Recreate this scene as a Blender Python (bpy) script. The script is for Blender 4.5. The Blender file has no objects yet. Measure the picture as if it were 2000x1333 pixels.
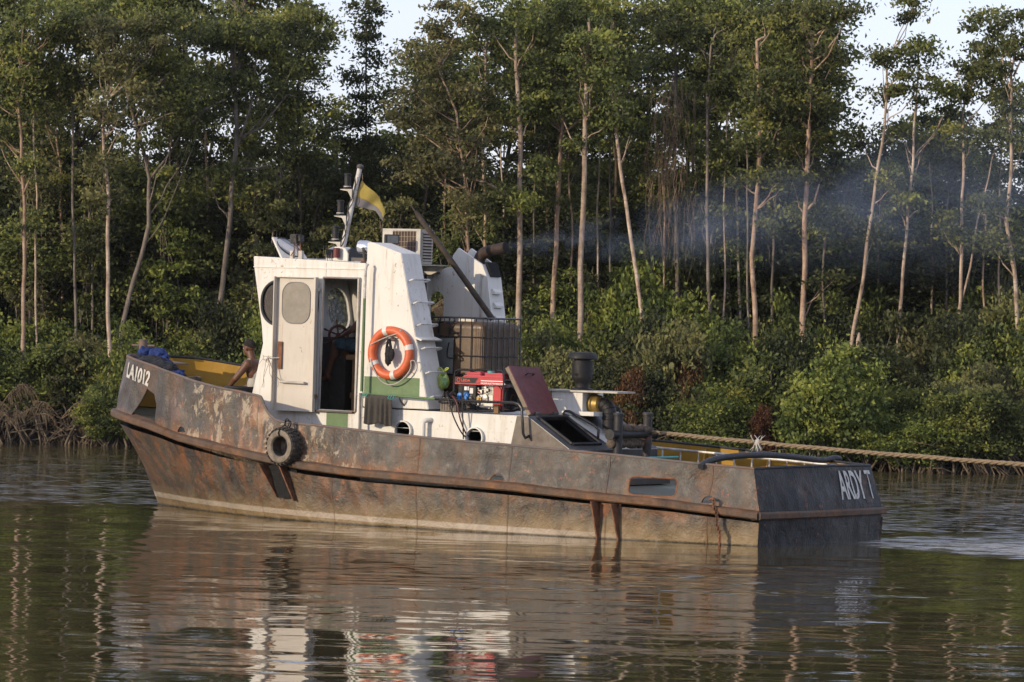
import bpy, bmesh, math, random
import numpy as np
from mathutils import Vector, Matrix, noise as mnoise
R=math.radians; PI=math.pi
random.seed(7); rng=np.random.default_rng(11)
sc=bpy.context.scene; COL=sc.collection
# ---------------------------------------------------------------- camera
F=9000.0; PITCH=R(0.4235); ROLL=R(1.6); CH=3.0
cd=bpy.data.cameras.new('camera'); cam=bpy.data.objects.new('camera',cd); COL.objects.link(cam)
cd.sensor_width=36; cd.lens=F/2000*36; cd.clip_start=1; cd.clip_end=4000
CM=Matrix.Rotation(PI/2-PITCH,4,'X')@Matrix.Rotation(ROLL,4,'Z')
cam.matrix_world=Matrix.Translation((0,0,CH))@CM
sc.camera=cam
cd.dof.use_dof=True; cd.dof.focus_distance=61.5; cd.dof.aperture_fstop=14
# ---------------------------------------------------------------- sky + sun
SAZ=R(54); SEL=R(14)      # sun is behind-left of the camera, low
w=bpy.data.worlds.new('World'); sc.world=w; w.use_nodes=True
nt=w.node_tree; bg=nt.nodes['Background']; sk=nt.nodes.new('ShaderNodeTexSky')
sk.sky_type='NISHITA'; sk.sun_disc=False; sk.sun_elevation=SEL; sk.sun_rotation=PI+SAZ
sk.air_density=1.0; sk.dust_density=0.6; sk.ozone_density=3.0
sc1=nt.nodes.new('ShaderNodeMixRGB'); sc1.blend_type='MULTIPLY'; sc1.inputs[0].default_value=1; sc1.inputs[2].default_value=(.42,.40,.50,1)
hz=nt.nodes.new('ShaderNodeMixRGB'); hz.blend_type='ADD'; hz.inputs[0].default_value=1; hz.inputs[2].default_value=(3.15,3.2,3.65,1)   # hazy white air
nt.links.new(sk.outputs[0],sc1.inputs[1]); nt.links.new(sc1.outputs[0],hz.inputs[1]); nt.links.new(hz.outputs[0],bg.inputs[0]); bg.inputs[1].default_value=0.15
sd=bpy.data.lights.new('sun','SUN'); so=bpy.data.objects.new('sun',sd); COL.objects.link(so)
sd.energy=2.9; sd.angle=R(0.6); sd.color=(1,.82,.58)
tosun=Vector((-math.sin(SAZ)*math.cos(SEL),-math.cos(SAZ)*math.cos(SEL),math.sin(SEL)))
so.rotation_euler=tosun.to_track_quat('Z','Y').to_euler()
sc.view_settings.view_transform='Standard'; sc.view_settings.look='None'
sc.view_settings.exposure=0.35; sc.view_settings.gamma=1
sc.render.engine='CYCLES'
cy=sc.cycles; cy.max_bounces=6; cy.diffuse_bounces=2; cy.glossy_bounces=4; cy.transmission_bounces=4
cy.transparent_max_bounces=8; cy.volume_bounces=0; cy.sample_clamp_indirect=4; cy.caustics_reflective=False; cy.caustics_refractive=False
cy.use_denoising=True
# ---------------------------------------------------------------- measuring helpers (photo -> metres)
def ray(x,y): return CM.to_3x3()@Vector(((x-1000)/F,-(y-666.5)/F,-1))
def at(x,y,Y):
    d=ray(x,y); return Vector((0,0,CH))+d*(Y/d.y)
PHI=R(33); d0=ray(1605,1061); BO=Vector((0,0,CH))+d0*(-CH/d0.z)
FW=Vector((-math.cos(PHI),math.sin(PHI),0)); PT=Vector((-math.sin(PHI),-math.cos(PHI),0)); UP=Vector((0,0,1))
BROT=PI-PHI
def b2w(s,t,z): return BO+FW*s+PT*t+UP*z
def _tob(p):
    q=p-BO; return Vector((q.dot(FW),q.dot(PT),q.z))
def T(x,y,t):
    d=ray(x,y); c=Vector((0,0,CH)); return _tob(c+d*((t-(c-BO).dot(PT))/d.dot(PT)))
def S(x,y,s):
    d=ray(x,y); c=Vector((0,0,CH)); return _tob(c+d*((s-(c-BO).dot(FW))/d.dot(FW)))
# ---------------------------------------------------------------- materials
class NG:
    def __init__(s,m): s.t=m.node_tree; s.n=s.t.nodes
    def add(s,ty,**k):
        n=s.n.new('ShaderNode'+ty)
        for a,b in k.items(): setattr(n,a,b)
        return n
    def l(s,a,b): s.t.links.new(a,b)
    def co(s): return s.add('TexCoord').outputs['Object']
    def map(s,v,sc=(1,1,1),loc=(0,0,0)):
        m=s.add('Mapping'); s.l(v,m.inputs[0]); m.inputs['Scale'].default_value=sc; m.inputs['Location'].default_value=loc; return m.outputs[0]
    def noise(s,v,scale,det=4,rough=.55,dist=0,out=0):
        n=s.add('TexNoise'); s.l(v,n.inputs['Vector']); n.inputs['Scale'].default_value=scale; n.inputs['Detail'].default_value=det
        n.inputs['Roughness'].default_value=rough; n.inputs['Distortion'].default_value=dist; return n.outputs[out]
    def ramp(s,f,stops,interp='LINEAR'):
        r=s.add('ValToRGB'); s.l(f,r.inputs[0]); e=r.color_ramp.elements; r.color_ramp.interpolation=interp
        while len(e)<len(stops): e.new(.5)
        for i,(p,c) in enumerate(stops):
            e[i].position=p; e[i].color=(c,c,c,1) if not hasattr(c,'__len__') else (*c,1)
        return r.outputs[0]
    def mix(s,f,a,b,mode='MIX'):
        m=s.add('MixRGB',blend_type=mode)
        for i,v in ((0,f),(1,a),(2,b)):
            if hasattr(v,'default_value') or hasattr(v,'is_linked'): s.l(v,m.inputs[i])
            elif i==0: m.inputs[0].default_value=v
            else: m.inputs[i].default_value=(*v,1)
        return m.outputs[0]
    def math(s,op,a,b=0,c=None):
        m=s.add('Math',operation=op)
        for i,v in enumerate((a,b) if c is None else (a,b,c)):
            if isinstance(v,(int,float)): m.inputs[i].default_value=v
            else: s.l(v,m.inputs[i])
        return m.outputs[0]
    def sep(s,v):
        x=s.add('SeparateXYZ'); s.l(v,x.inputs[0]); return x.outputs
    def bump(s,h,strength=.5,dist=.02):
        b=s.add('Bump'); s.l(h,b.inputs['Height']); b.inputs['Strength'].default_value=strength; b.inputs['Distance'].default_value=dist; return b.outputs[0]
def newmat(name):
    m=bpy.data.materials.new(name); m.use_nodes=True; g=NG(m); b=m.node_tree.nodes['Principled BSDF']; return m,g,b
def setb(b,**k):
    for a,v in k.items():
        a={'rough':'Roughness','metal':'Metallic','spec':'Specular IOR Level','ior':'IOR','trans':'Transmission Weight','alpha':'Alpha'}.get(a,a)
        b.inputs[a].default_value=v
M={}
def basic(name,col,rough=.6,metal=0,var=.25,scale=6,bump=.15,dirt=None,dirtamt=.5,spec=.4,stretch=(1,1,1)):
    m,g,b=newmat(name); v=g.map(g.co(),stretch)
    n=g.noise(v,scale,5,.6); lo=tuple(c*(1-var) for c in col); hi=tuple(min(1,c*(1+var*.6)) for c in col)
    c=g.ramp(n,[(.3,lo),(.7,hi)])
    if dirt:
        n2=g.noise(v,scale*.45,7,.68,.4); f=g.ramp(n2,[(.62-dirtamt*.25,0),(.68,1)])
        c=g.mix(f,c,dirt)
    g.l(c,b.inputs['Base Color']); setb(b,rough=rough,metal=metal,spec=spec)
    n3=g.noise(v,scale*5,3); g.l(g.ramp(n3,[(.3,max(0,rough-.1)),(.7,min(1,rough+.12))]),b.inputs['Roughness'])
    if bump: g.l(g.bump(n3,bump,.01),b.inputs['Normal'])
    M[name]=m; return m
def white_paint(name,col,green=False):
    m,g,b=newmat(name); v=g.co()
    n=g.noise(v,3,6,.6); c=g.ramp(n,[(.3,tuple(x*.93 for x in col)),(.7,col)])
    st=g.noise(g.map(v,(7,7,.8)),1.6,6,.65,.3); c=g.mix(g.ramp(st,[(.52,0),(.72,.5)]),c,(.38,.31,.22)); st2=g.noise(g.map(v,(11,11,.7),(3,1,0)),1.3,7,.7,.2); c=g.mix(g.ramp(st2,[(.62,0),(.70,.55)]),c,(.27,.15,.08))
    fl=g.noise(v,14,6,.7,.6); big=g.noise(v,1.6,3); f=g.math('MULTIPLY',g.ramp(fl,[(.60,0),(.65,.85)]),g.ramp(big,[(.47,0),(.58,1)]))
    c=g.mix(f,c,(.22,.12,.07))
    g.l(c,b.inputs['Base Color']); setb(b,rough=.5,spec=.35)
    dn=g.noise(v,2.2,2,.4); fine=g.noise(v,40,3)
    g.l(g.bump(g.math('MULTIPLY_ADD',fine,.08,dn),.35,.03),b.inputs['Normal'])
    M[name]=m; return m
def hull_mat(name,base,dark=False,lower=False):
    m,g,b=newmat(name); v=g.co(); xyz=g.sep(v)
    n1=g.noise(v,1.3,6,.62,.3); c=g.ramp(n1,[(.28,tuple(x*.6 for x in base)),(.5,base),(.72,tuple(x*1.3 for x in base))])
    # rust: brown cast, streaks running down, orange flakes
    vs=g.map(v,(3.2,3.2,.9))
    rn=g.noise(vs,.9,8,.68,.5); rl=.0 if not dark else .08
    c=g.mix(g.ramp(rn,[(.49+rl,0),(.68+rl,.8)]),c,(.155,.072,.024))
    blk=g.noise(g.map(v,(1.2,1.2,1.0),(2,8,4)),1.1,7,.66,.3); c=g.mix(g.ramp(blk,[(.50,0),(.62,.8)]),c,(.035,.03,.027))
    seam=g.math('ABSOLUTE',g.math('SUBTRACT',g.math('FRACT',g.math('DIVIDE',xyz[0],1.42)),.5)); seaml=g.ramp(seam,[(.003,.6),(.008,0)])
    frame=g.math('SINE',g.math('MULTIPLY',xyz[0],11.4))
    fn=g.noise(v,3.6,10,.78,.3)
    c=g.mix(g.ramp(fn,[(.60+rl,0),(.65+rl,.75)]),c,(.21,.085,.032))
    zs=g.math('MULTIPLY_ADD',xyz[0],g.math('MULTIPLY_ADD',xyz[0],.0042,.03),.43); dd=g.math('ABSOLUTE',g.math('SUBTRACT',xyz[2],zs))
    nearr=g.math('MULTIPLY_ADD',g.noise(g.map(v,(2.5,2.5,1.2),(5,5,1)),1.3,7,.7),-.75,g.math('ADD',dd,.40))
    if not dark: c=g.mix(g.ramp(nearr,[(.02,.85),(.16,0)]),c,(.17,.075,.026))
    fo=g.noise(v,8.5,10,.80,.15); fz=g.noise(g.map(v,(1,1,1),(9,3,1)),.8,2)
    c=g.mix(g.math('MULTIPLY',g.ramp(fo,[(.58,0),(.62,.8)]),g.ramp(fz,[(.45,0),(.6,1)])),c,(.34,.11,.04))
    sp=g.noise(v,11,5,.6)
    c=g.mix(g.ramp(sp,[(.66,0),(.70,.8)]),c,(.035,.03,.028))
    rough=g.ramp(g.noise(v,4,6,.7),[(.3,.26),(.7,.58)])
    if lower:
        ho=g.noise(g.map(v,(1.1,1.1,7)),1.5,8,.72); hz_=g.noise(g.map(v,(1,1,1),(2,2,9)),.9,2); c=g.mix(g.math('MULTIPLY',g.ramp(ho,[(.63,0),(.66,.9)]),g.ramp(hz_,[(.48,0),(.58,1)])),c,(.33,.075,.03))
        dk=g.noise(v,7,3,.55); dz=g.noise(g.map(v,(1,1,1),(7,7,3)),.7,2); c=g.mix(g.math('MULTIPLY',g.ramp(dk,[(.54,0),(.58,.8)]),g.ramp(dz,[(.45,0),(.58,1)])),c,(.024,.02,.016))
        # pale tan slime / worn band near the water, its edge uneven; a cream painted boot stripe at the bow
        zz=g.math('MULTIPLY_ADD',g.noise(g.map(v,(2,2,.6)),1.2,5,.6),.5,xyz[2])
        c=g.mix(g.ramp(zz,[(.30,.92),(.60,0)]),c,(.23,.16,.075)); under=g.math('MULTIPLY',g.ramp(g.noise(g.map(v,(5,5,.35),(1,1,6)),1.0,6,.65),[(.50,0),(.62,.9)]),g.ramp(xyz[2],[(.15,0),(.7,1)])); c=g.mix(under,c,(.19,.08,.03))
        st=g.noise(g.map(v,(4,4,.5)),1.1,5,.6); c=g.mix(g.ramp(st,[(.56,0),(.7,.55)]),c,(.17,.085,.035))
        bow=g.ramp(g.math('DIVIDE',xyz[0],12),[(.14,0),(.24,.75)])
        z2=g.math('SUBTRACT',xyz[2],g.math('MULTIPLY',g.math('MAXIMUM',g.math('SUBTRACT',xyz[0],2),0),.0125))
        band=g.math('MULTIPLY',g.ramp(z2,[(.0,0),(.006,1)]),g.ramp(z2,[(.07,1),(.085,0)]))
        c=g.mix(g.math('MULTIPLY',band,bow),c,(.40,.34,.27))
        wet=g.ramp(xyz[2],[(.0,1),(.03,0)])
        c=g.mix(wet,c,(.03,.028,.02))
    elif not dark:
        # pale shoulder patches: sun glare put into the colour, mixed with worn paint
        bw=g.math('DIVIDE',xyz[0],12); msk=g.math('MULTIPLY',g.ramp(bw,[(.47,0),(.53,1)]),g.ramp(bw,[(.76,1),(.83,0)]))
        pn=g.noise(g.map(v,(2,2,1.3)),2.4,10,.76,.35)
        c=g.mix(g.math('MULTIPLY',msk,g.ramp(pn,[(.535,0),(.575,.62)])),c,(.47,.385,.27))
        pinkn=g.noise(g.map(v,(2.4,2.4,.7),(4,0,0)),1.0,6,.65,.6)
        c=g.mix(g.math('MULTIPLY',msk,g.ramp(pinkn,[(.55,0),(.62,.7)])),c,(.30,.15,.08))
    g.l(c,b.inputs['Base Color']); g.l(rough,b.inputs['Roughness']); setb(b,spec=.2 if dark else .55,metal=.0)
    dent=g.noise(v,1.7,2,.4); flake=g.noise(v,7,7,.7,.6); fine=g.noise(v,38,4,.6)
    h=g.math('ADD',g.math('MULTIPLY',dent,1.0),g.math('MULTIPLY_ADD',fine,.10,g.math('MULTIPLY',flake,.38))); h=g.math('ADD',h,g.math('MULTIPLY_ADD',frame,.035,g.math('MULTIPLY',seaml,.22))); c=g.mix(g.math('MULTIPLY',seaml,.5),c,(.16,.07,.035)); g.l(c,b.inputs['Base Color'])
    g.l(g.bump(h,1.0,.075),b.inputs['Normal'])
    M[name]=m; return m
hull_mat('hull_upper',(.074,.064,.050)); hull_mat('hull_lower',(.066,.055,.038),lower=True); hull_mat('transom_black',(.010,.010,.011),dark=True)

white_paint('white',(.65,.635,.59)); white_paint('door_white',(.52,.48,.42))
basic('green_band',(.10,.17,.07),.5,var=.15); basic('deck_green',(.10,.125,.095),.7,dirt=(.09,.055,.03),dirtamt=.8)
basic('yellow',(.36,.20,.022),.55,var=.2,scale=3,dirt=(.16,.08,.03),dirtamt=.3)
basic('black',(.011,.011,.012),.6,var=.4); basic('black_gloss',(.015,.015,.017),.3,var=.3)
basic('gasket',(.03,.032,.038),.6); basic('grey_steel',(.20,.20,.20),.5,dirt=(.14,.08,.05)); basic('dark_steel',(.06,.058,.055),.55,dirt=(.14,.07,.035))
basic('dark_side',(.15,.125,.10),.6,var=.3,dirt=(.08,.06,.05)); basic('casing_black',(.03,.03,.034),.5,dirt=(.10,.08,.07),dirtamt=.4)
basic('strake_rust',(.14,.068,.030),.7,var=.7,scale=6,bump=.8,dirt=(.075,.060,.047),dirtamt=1.0); basic('rusty',(.20,.09,.045),.8,var=.5,scale=12,bump=.5,dirt=(.07,.035,.02)); basic('bitt_black',(.022,.022,.023),.55,dirt=(.13,.06,.035),dirtamt=.35); basic('bollard',(.12,.10,.09),.7,dirt=(.18,.09,.05))
basic('chrome',(.75,.75,.74),.18,1.0,var=.1); basic('alu',(.55,.55,.53),.5,.3,dirt=(.25,.2,.16)); basic('pole_white',(.55,.54,.52),.5,dirt=(.25,.2,.16),scale=14)
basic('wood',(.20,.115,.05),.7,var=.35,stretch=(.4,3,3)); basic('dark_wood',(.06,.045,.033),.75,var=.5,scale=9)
basic('interior',(.055,.05,.045),.8,var=.3); basic('maroon',(.12,.022,.022),.5,var=.25,scale=3,dirt=(.07,.03,.03),dirtamt=.2); basic('maroon_edge',(.20,.16,.12),.7)
basic('red',(.42,.018,.024),.4,var=.15); basic('tank_red',(.45,.035,.06),.4,var=.2,dirt=(.2,.04,.04),dirtamt=.4); basic('decal_white',(.8,.8,.78),.5,var=.05,bump=0); basic('letter_white',(.52,.51,.47),.6,var=.3,scale=16,dirt=(.07,.06,.055),dirtamt=.3); basic('orange_decal',(.6,.06,.02),.5,var=.05)
basic('ring_orange',(.56,.115,.04),.45,var=.12,scale=9,dirt=(.40,.10,.05),dirtamt=.2); basic('tape',(.62,.60,.56),.4,var=.15,scale=20)
basic('tyre',(.030,.028,.026),.85,var=.4,scale=20,dirt=(.09,.075,.055),dirtamt=.9,bump=.4); basic('tyre_wall',(.21,.175,.135),.85,var=.35,scale=12,dirt=(.06,.05,.04))
basic('rope',(.22,.165,.105),.9,var=.35,scale=30,bump=.5); basic('old_rope',(.13,.10,.075),.95,var=.6,scale=30,bump=.8); basic('cord_white',(.42,.40,.36),.8)
basic('towel',(.055,.05,.043),.95,var=.25,scale=30,bump=.4); basic('black_cloth',(.012,.011,.013),.9); basic('blue_cloth',(.008,.025,.12),.8,var=.5); basic('navy_cloth',(.012,.014,.020),.85,var=.5)
basic('bag',(.42,.48,.06),.35,var=.2,scale=12,dirt=(.10,.22,.10),dirtamt=.6); basic('exhaust',(.024,.016,.014),.75,.1,var=.5,dirt=(.06,.032,.02)); basic('soot_and_shade',(.008,.008,.008),.9)
basic('brass',(.30,.20,.06),.45,.6,var=.3); basic('tank_amber',(.105,.060,.026),.4,var=.4,scale=2.2,dirt=(.028,.017,.011),dirtamt=1.1); basic('tank_dark',(.075,.042,.026),.4,var=.5,scale=3)
basic('plate_grey',(.13,.14,.13),.5,var=.2,scale=5); basic('ac_white',(.42,.40,.35),.5,dirt=(.3,.2,.12),dirtamt=.3); basic('ac_brown',(.09,.06,.045),.8); basic('ac_wire',(.34,.29,.21),.5)
basic('skin',(.115,.052,.030),.5,var=.12,scale=8,bump=.05); basic('hair',(.014,.011,.010),.9,var=.3,scale=60,bump=.6); basic('vest',(.42,.40,.36),.85,var=.15); basic('camo',(.19,.16,.13),.9,var=.6,scale=14,dirt=(.34,.30,.25))
basic('shorts_blue',(.03,.07,.10),.85,var=.8,scale=18,dirt=(.10,.15,.17)); basic('wheel_red',(.11,.018,.012),.35); basic('socket_blue',(.04,.22,.6),.4); basic('cast',(.42,.41,.38),.45,.6,var=.3,scale=20); basic('flag_yellow',(.34,.26,.06),.8,var=.15); basic('flag_grey',(.16,.15,.15),.85,var=.1)
basic('cable',(.02,.018,.018),.5); basic('cable_red',(.09,.02,.02),.5); basic('teal',(.05,.35,.33),.6); basic('dry_palm',(.16,.115,.065),.8,var=.4,scale=8); basic('lens',(.12,.13,.13),.1)
def glass(name,tint,rough,alpha):
    m,g,b=newmat(name); n=g.noise(g.co(),9,6,.65); g.l(g.ramp(n,[(.3,tuple(x*.7 for x in tint)),(.7,tint)]),b.inputs['Base Color'])
    setb(b,rough=rough,spec=.6,alpha=alpha); M[name]=m
glass('glass_dirty',(.36,.33,.27),.3,.60); glass('glass_dark',(.03,.03,.03),.12,.75); glass('glass_clear',(.5,.52,.5),.2,.18); glass('glass_pale',(.36,.38,.40),.25,.8)
# ---------------------------------------------------------------- mesh helpers
class MB:
    def __init__(s): s.v=[]; s.f=[]; s.m=[]; s.cm=0
    def add(s,vs,fs):
        o=len(s.v); s.v+= [tuple(v) for v in vs]; s.f+=[tuple(i+o for i in f) for f in fs]; s.m+=[s.cm]*len(fs); return s
    def box(s,c,d,rot=None):
        c=Vector(c); h=[x/2 for x in d]; vs=[]
        for i in (-1,1):
            for j in (-1,1):
                for k in (-1,1):
                    p=Vector((i*h[0],j*h[1],k*h[2]))
                    if rot is not None: p=rot@p
                    vs.append(c+p)
        return s.add(vs,[(0,1,3,2),(4,6,7,5),(0,4,5,1),(2,3,7,6),(0,2,6,4),(1,5,7,3)])
    def b2(s,a,b): # box from corners
        return s.box([(p+q)/2 for p,q in zip(a,b)],[abs(q-p) for p,q in zip(a,b)])
    def ring(s,c,ax,r,n,ref=None):
        ax=Vector(ax).normalized(); u=ax.orthogonal().normalized() if ref is None else (Vector(ref)-ax*Vector(ref).dot(ax)).normalized(); w_=ax.cross(u)
        return [Vector(c)+(u*math.cos(2*PI*i/n)+w_*math.sin(2*PI*i/n))*r for i in range(n)]
    def lathe(s,base,ax,prof,n=24,cap=True):
        ax=Vector(ax).normalized(); vs=[]; fs=[]
        for (r,h) in prof: vs+=s.ring(Vector(base)+ax*h,ax,max(r,1e-4),n)
        for k in range(len(prof)-1):
            for i in range(n): j=(i+1)%n; fs.append((k*n+i,k*n+j,(k+1)*n+j,(k+1)*n+i))
        if cap: fs.append(tuple(range(n))[::-1]); fs.append(tuple((len(prof)-1)*n+i for i in range(n)))
        return s.add(vs,fs)
    def cyl(s,a,b,r,r2=None,n=16):
        a=Vector(a); b=Vector(b); L=(b-a).length
        return s.lathe(a,b-a,[(r,0),(r if r2 is None else r2,L)],n)
    def tube(s,pts,r,n=8,closed=False):
        pts=[Vector(p) for p in pts]; N=len(pts); rr=r if hasattr(r,'__len__') else [r]*N
        vs=[]; ref=None
        for i,p in enumerate(pts):
            a=pts[(i-1)%N] if (closed or i>0) else p; b=pts[(i+1)%N] if (closed or i<N-1) else p
            t=(b-a).normalized()
            if ref is None: ref=t.orthogonal().normalized()
            ref=(ref-t*ref.dot(t)); ref=ref.normalized() if ref.length>1e-6 else t.orthogonal().normalized()
            vs+=s.ring(p,t,rr[i],n,ref)
        fs=[]
        for k in range(N if closed else N-1):
            k2=(k+1)%N
            for i in range(n): j=(i+1)%n; fs.append((k*n+i,k*n+j,k2*n+j,k2*n+i))
        if not closed: fs.append(tuple(range(n))[::-1]); fs.append(tuple((N-1)*n+i for i in range(n)))
        return s.add(vs,fs)
    def prism(s,poly,fn0,fn1): # poly 2D -> two 3D loops
        n=len(poly); vs=[fn0(*p) for p in poly]+[fn1(*p) for p in poly]
        return s.add(vs,[tuple(range(n))[::-1],tuple(range(n,2*n))]+[(i,(i+1)%n,n+(i+1)%n,n+i) for i in range(n)])
    def grid(s,fn,nu,nv,flip=False):
        vs=[fn(i/(nu-1),j/(nv-1)) for i in range(nu) for j in range(nv)]
        fs=[]
        for i in range(nu-1):
            for j in range(nv-1):
                f=(i*nv+j,(i+1)*nv+j,(i+1)*nv+j+1,i*nv+j+1); fs.append(f[::-1] if flip else f)
        return s.add(vs,fs)
    def build(s,name,mats,parent=None,org=(0,0,0),smooth=38,bev=0,label=None):
        me=bpy.data.meshes.new(name); o_=Vector(org)
        me.from_pydata([tuple(Vector(v)-o_) for v in s.v],[],s.f); 
        mats=mats if isinstance(mats,(list,tuple)) else [mats]
        for m in mats: me.materials.append(M[m])
        if len(mats)>1: me.polygons.foreach_set('material_index',s.m)
        bm=bmesh.new(); bm.from_mesh(me); bmesh.ops.recalc_face_normals(bm,faces=bm.faces)
        if bev:
            es=[e for e in bm.edges if len(e.link_faces)==2 and e.calc_face_angle(0)>.6]
            bmesh.ops.bevel(bm,geom=es,offset=bev,segments=2,affect='EDGES',clamp_overlap=True)
        bm.to_mesh(me); bm.free()
        if smooth: me.shade_smooth(); me.set_sharp_from_angle(angle=R(smooth))
        ob=bpy.data.objects.new(name,me); COL.objects.link(ob); ob.parent=parent
        if label: ob['label']=label
        return ob
def tag(o,label=None,cat=None,group=None,kind=None):
    for k,v in (('label',label),('category',cat),('group',group),('kind',kind)):
        if v: o[k]=v
    return o
def applied(o):  # bake modifiers into the mesh
    dg=bpy.context.evaluated_depsgraph_get(); dg.update()
    me=bpy.data.meshes.new_from_object(o.evaluated_get(dg)); o.modifiers.clear(); o.data=me; return o
def cut(o,cutters):
    bpy.context.view_layer.update()
    for c in cutters:
        mb=o.modifiers.new('b','BOOLEAN'); mb.object=c; mb.operation='DIFFERENCE'; mb.solver='EXACT'
    applied(o)
    for c in cutters: bpy.data.objects.remove(c)
    o.data.set_sharp_from_angle(angle=R(38)); return o
def tcut(poly,t0,t1,parent): # prism cutter through a fore-aft plate, poly in (s,z)
    return MB().prism(poly,lambda s,z:(s,t0,z),lambda s,z:(s,t1,z)).build('cut','black',parent,smooth=0)
def rrect(s0,s1,z0,z1,r,n=6,skew=0):
    out=[]
    for cx,cz,a0 in ((s1-r,z1-r,0),(s0+r,z1-r,90),(s0+r,z0+r,180),(s1-r,z0+r,270)):
        for k in range(n+1):
            a=R(a0+90*k/n); x=cx+r*math.cos(a); z=cz+r*math.sin(a); out.append((x+skew*(z-z0),z))
    return out
def smooth3(pts,it=2):
    pts=[Vector(p) for p in pts]
    for _ in range(it):
        q=[pts[0]]
        for a,b in zip(pts,pts[1:]): q+=[a.lerp(b,.25),a.lerp(b,.75)]
        pts=q+[pts[-1]]
    return pts
def onboat(name,s,t,z,label,cat,group=None):
    o=bpy.data.objects.new(name,None); COL.objects.link(o); o.location=b2w(s,t,z); o.rotation_euler=(0,0,BROT)
    o.empty_display_size=.2
    return tag(o,label,cat,group)
# ================================================================ WATER AND LAND
def water_mat():
    m,g,b=newmat('water'); v=g.co(); xyz=g.sep(v)
    setb(b,rough=.03,ior=1.33,spec=.5); b.inputs['Base Color'].default_value=(.072,.054,.026,1)
    def vec(scale,stretch=(1,1,1),det=2,loc=(0,0,0)):
        n=g.noise(g.map(v,stretch,loc),scale,det,.5,out=1)
        s=g.add('VectorMath',operation='SUBTRACT'); g.l(n,s.inputs[0]); s.inputs[1].default_value=(.5,.5,.5); return s.outputs[0]
    def scl(a,f):
        s=g.add('VectorMath',operation='SCALE'); g.l(a,s.inputs[0])
        if isinstance(f,(int,float)): s.inputs['Scale'].default_value=f
        else: g.l(f,s.inputs['Scale'])
        return s.outputs[0]
    def addv(a,c):
        s=g.add('VectorMath',operation='ADD'); g.l(a,s.inputs[0]); g.l(c,s.inputs[1]); return s.outputs[0]
    swell=scl(vec(.75,(.7,1.0,1),1),.032); mid=scl(vec(1.7,(.38,1,1),1),.052); mid=addv(mid,scl(vec(4.2,(.35,1,1),1,(3,1,0)),.036))
    fine=vec(8,(.38,1,1),2,(5,2,0))
    # wind-ruffled stretch beyond the boat, broken into cat's paws
    wob=g.noise(g.map(v,(.12,.3,1)),1,3); yy=g.math('MULTIPLY_ADD',wob,10,xyz[1])
    band=g.math('MULTIPLY',g.ramp(g.math('DIVIDE',yy,120),[(.565,0),(.60,1)]),g.ramp(g.math('DIVIDE',yy,120),[(.745,1),(.80,.1)]))
    paw=g.ramp(g.noise(g.map(v,(.25,.7,1),(3,0,0)),1,3,.6),[(.35,.25),(.6,1)])
    calm=g.ramp(g.noise(g.map(v,(.2,.8,1),(30,9,0)),1,3,.6),[(.55,0),(.70,.35)])
    amt=g.math('MAXIMUM',g.math('MULTIPLY',band,paw),g.math('MULTIPLY',calm,.5))
    # churned wake astern (fore-aft frame of the boat)
    rel=g.add('VectorMath',operation='SUBTRACT'); g.l(v,rel.inputs[0]); rel.inputs[1].default_value=BO
    def dot(a,d):
        s=g.add('VectorMath',operation='DOT_PRODUCT'); g.l(a,s.inputs[0]); s.inputs[1].default_value=d; return s.outputs['Value']
    sa=g.math('SUBTRACT',xyz[0],4.55); ta=g.math('ABSOLUTE',g.math('SUBTRACT',xyz[1],61.2))
    wid=g.math('MULTIPLY_ADD',sa,1.35,1.0)
    wk=g.math('MULTIPLY',g.ramp(g.math('DIVIDE',ta,wid),[(.45,1),(1.0,0)]),g.ramp(g.math('MULTIPLY_ADD',sa,.1,.5),[(.5,0),(.53,1)]))
    wk=g.math('MULTIPLY',wk,g.ramp(g.noise(g.map(v,(.8,2,1)),1,4,.6),[(.35,.35),(.6,1)]))
    nv=addv(addv(swell,mid),addv(scl(fine,g.math('MULTIPLY_ADD',amt,3.0,.012)),scl(vec(4.5,(.6,1,1),4,(1,7,0)),g.math('MULTIPLY',wk,2.8))))
    sx=g.add('VectorMath',operation='MULTIPLY'); g.l(nv,sx.inputs[0]); sx.inputs[1].default_value=(1,1,0)
    up=g.add('VectorMath',operation='ADD'); g.l(sx.outputs[0],up.inputs[0]); up.inputs[1].default_value=(0,0,1)
    nn=g.add('VectorMath',operation='NORMALIZE'); g.l(up.outputs[0],nn.inputs[0]); g.l(nn.outputs[0],b.inputs['Normal'])
    fo=g.noise(g.map(v,(1.2,3,1),(2,2,0)),2.2,8,.75,.5); foam=g.math('MULTIPLY',g.ramp(fo,[(.40,0),(.58,.9)]),wk)
    g.l(g.mix(foam,(.052,.043,.020),(.42,.42,.41)),b.inputs['Base Color']); g.l(g.math('MULTIPLY_ADD',foam,.6,.03),b.inputs['Roughness'])
    M['water']=m
water_mat()
def mud():
    m,g,b=newmat('mud'); v=g.co(); n=g.noise(v,1.5,8,.7); g.l(g.ramp(n,[(.3,(.022,.017,.011)),(.55,(.05,.036,.022)),(.75,(.085,.06,.035))]),b.inputs['Base Color'])
    setb(b,rough=.85); g.l(g.bump(g.noise(v,6,6,.7),.8,.1),b.inputs['Normal']); M['mud']=m
mud()
o=MB().add([(-300,-30,0),(300,-30,0),(300,300,0),(-300,300,0)],[(0,1,2,3)]).build('water','water',smooth=0); o['kind']='structure'
def bankY(x): return 91.4-x*.13+ .5*math.sin(x*.7)+.3*math.sin(x*1.9+1)
def gz(x,y):
    d=y-bankY(x); 
    return -.6+min(1,max(0,(d+.6)/1.0))*.85+ max(0,min(1,(d-1)/14))*.5 + .08*mnoise.noise((x*.8,y*.8,0))
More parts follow.
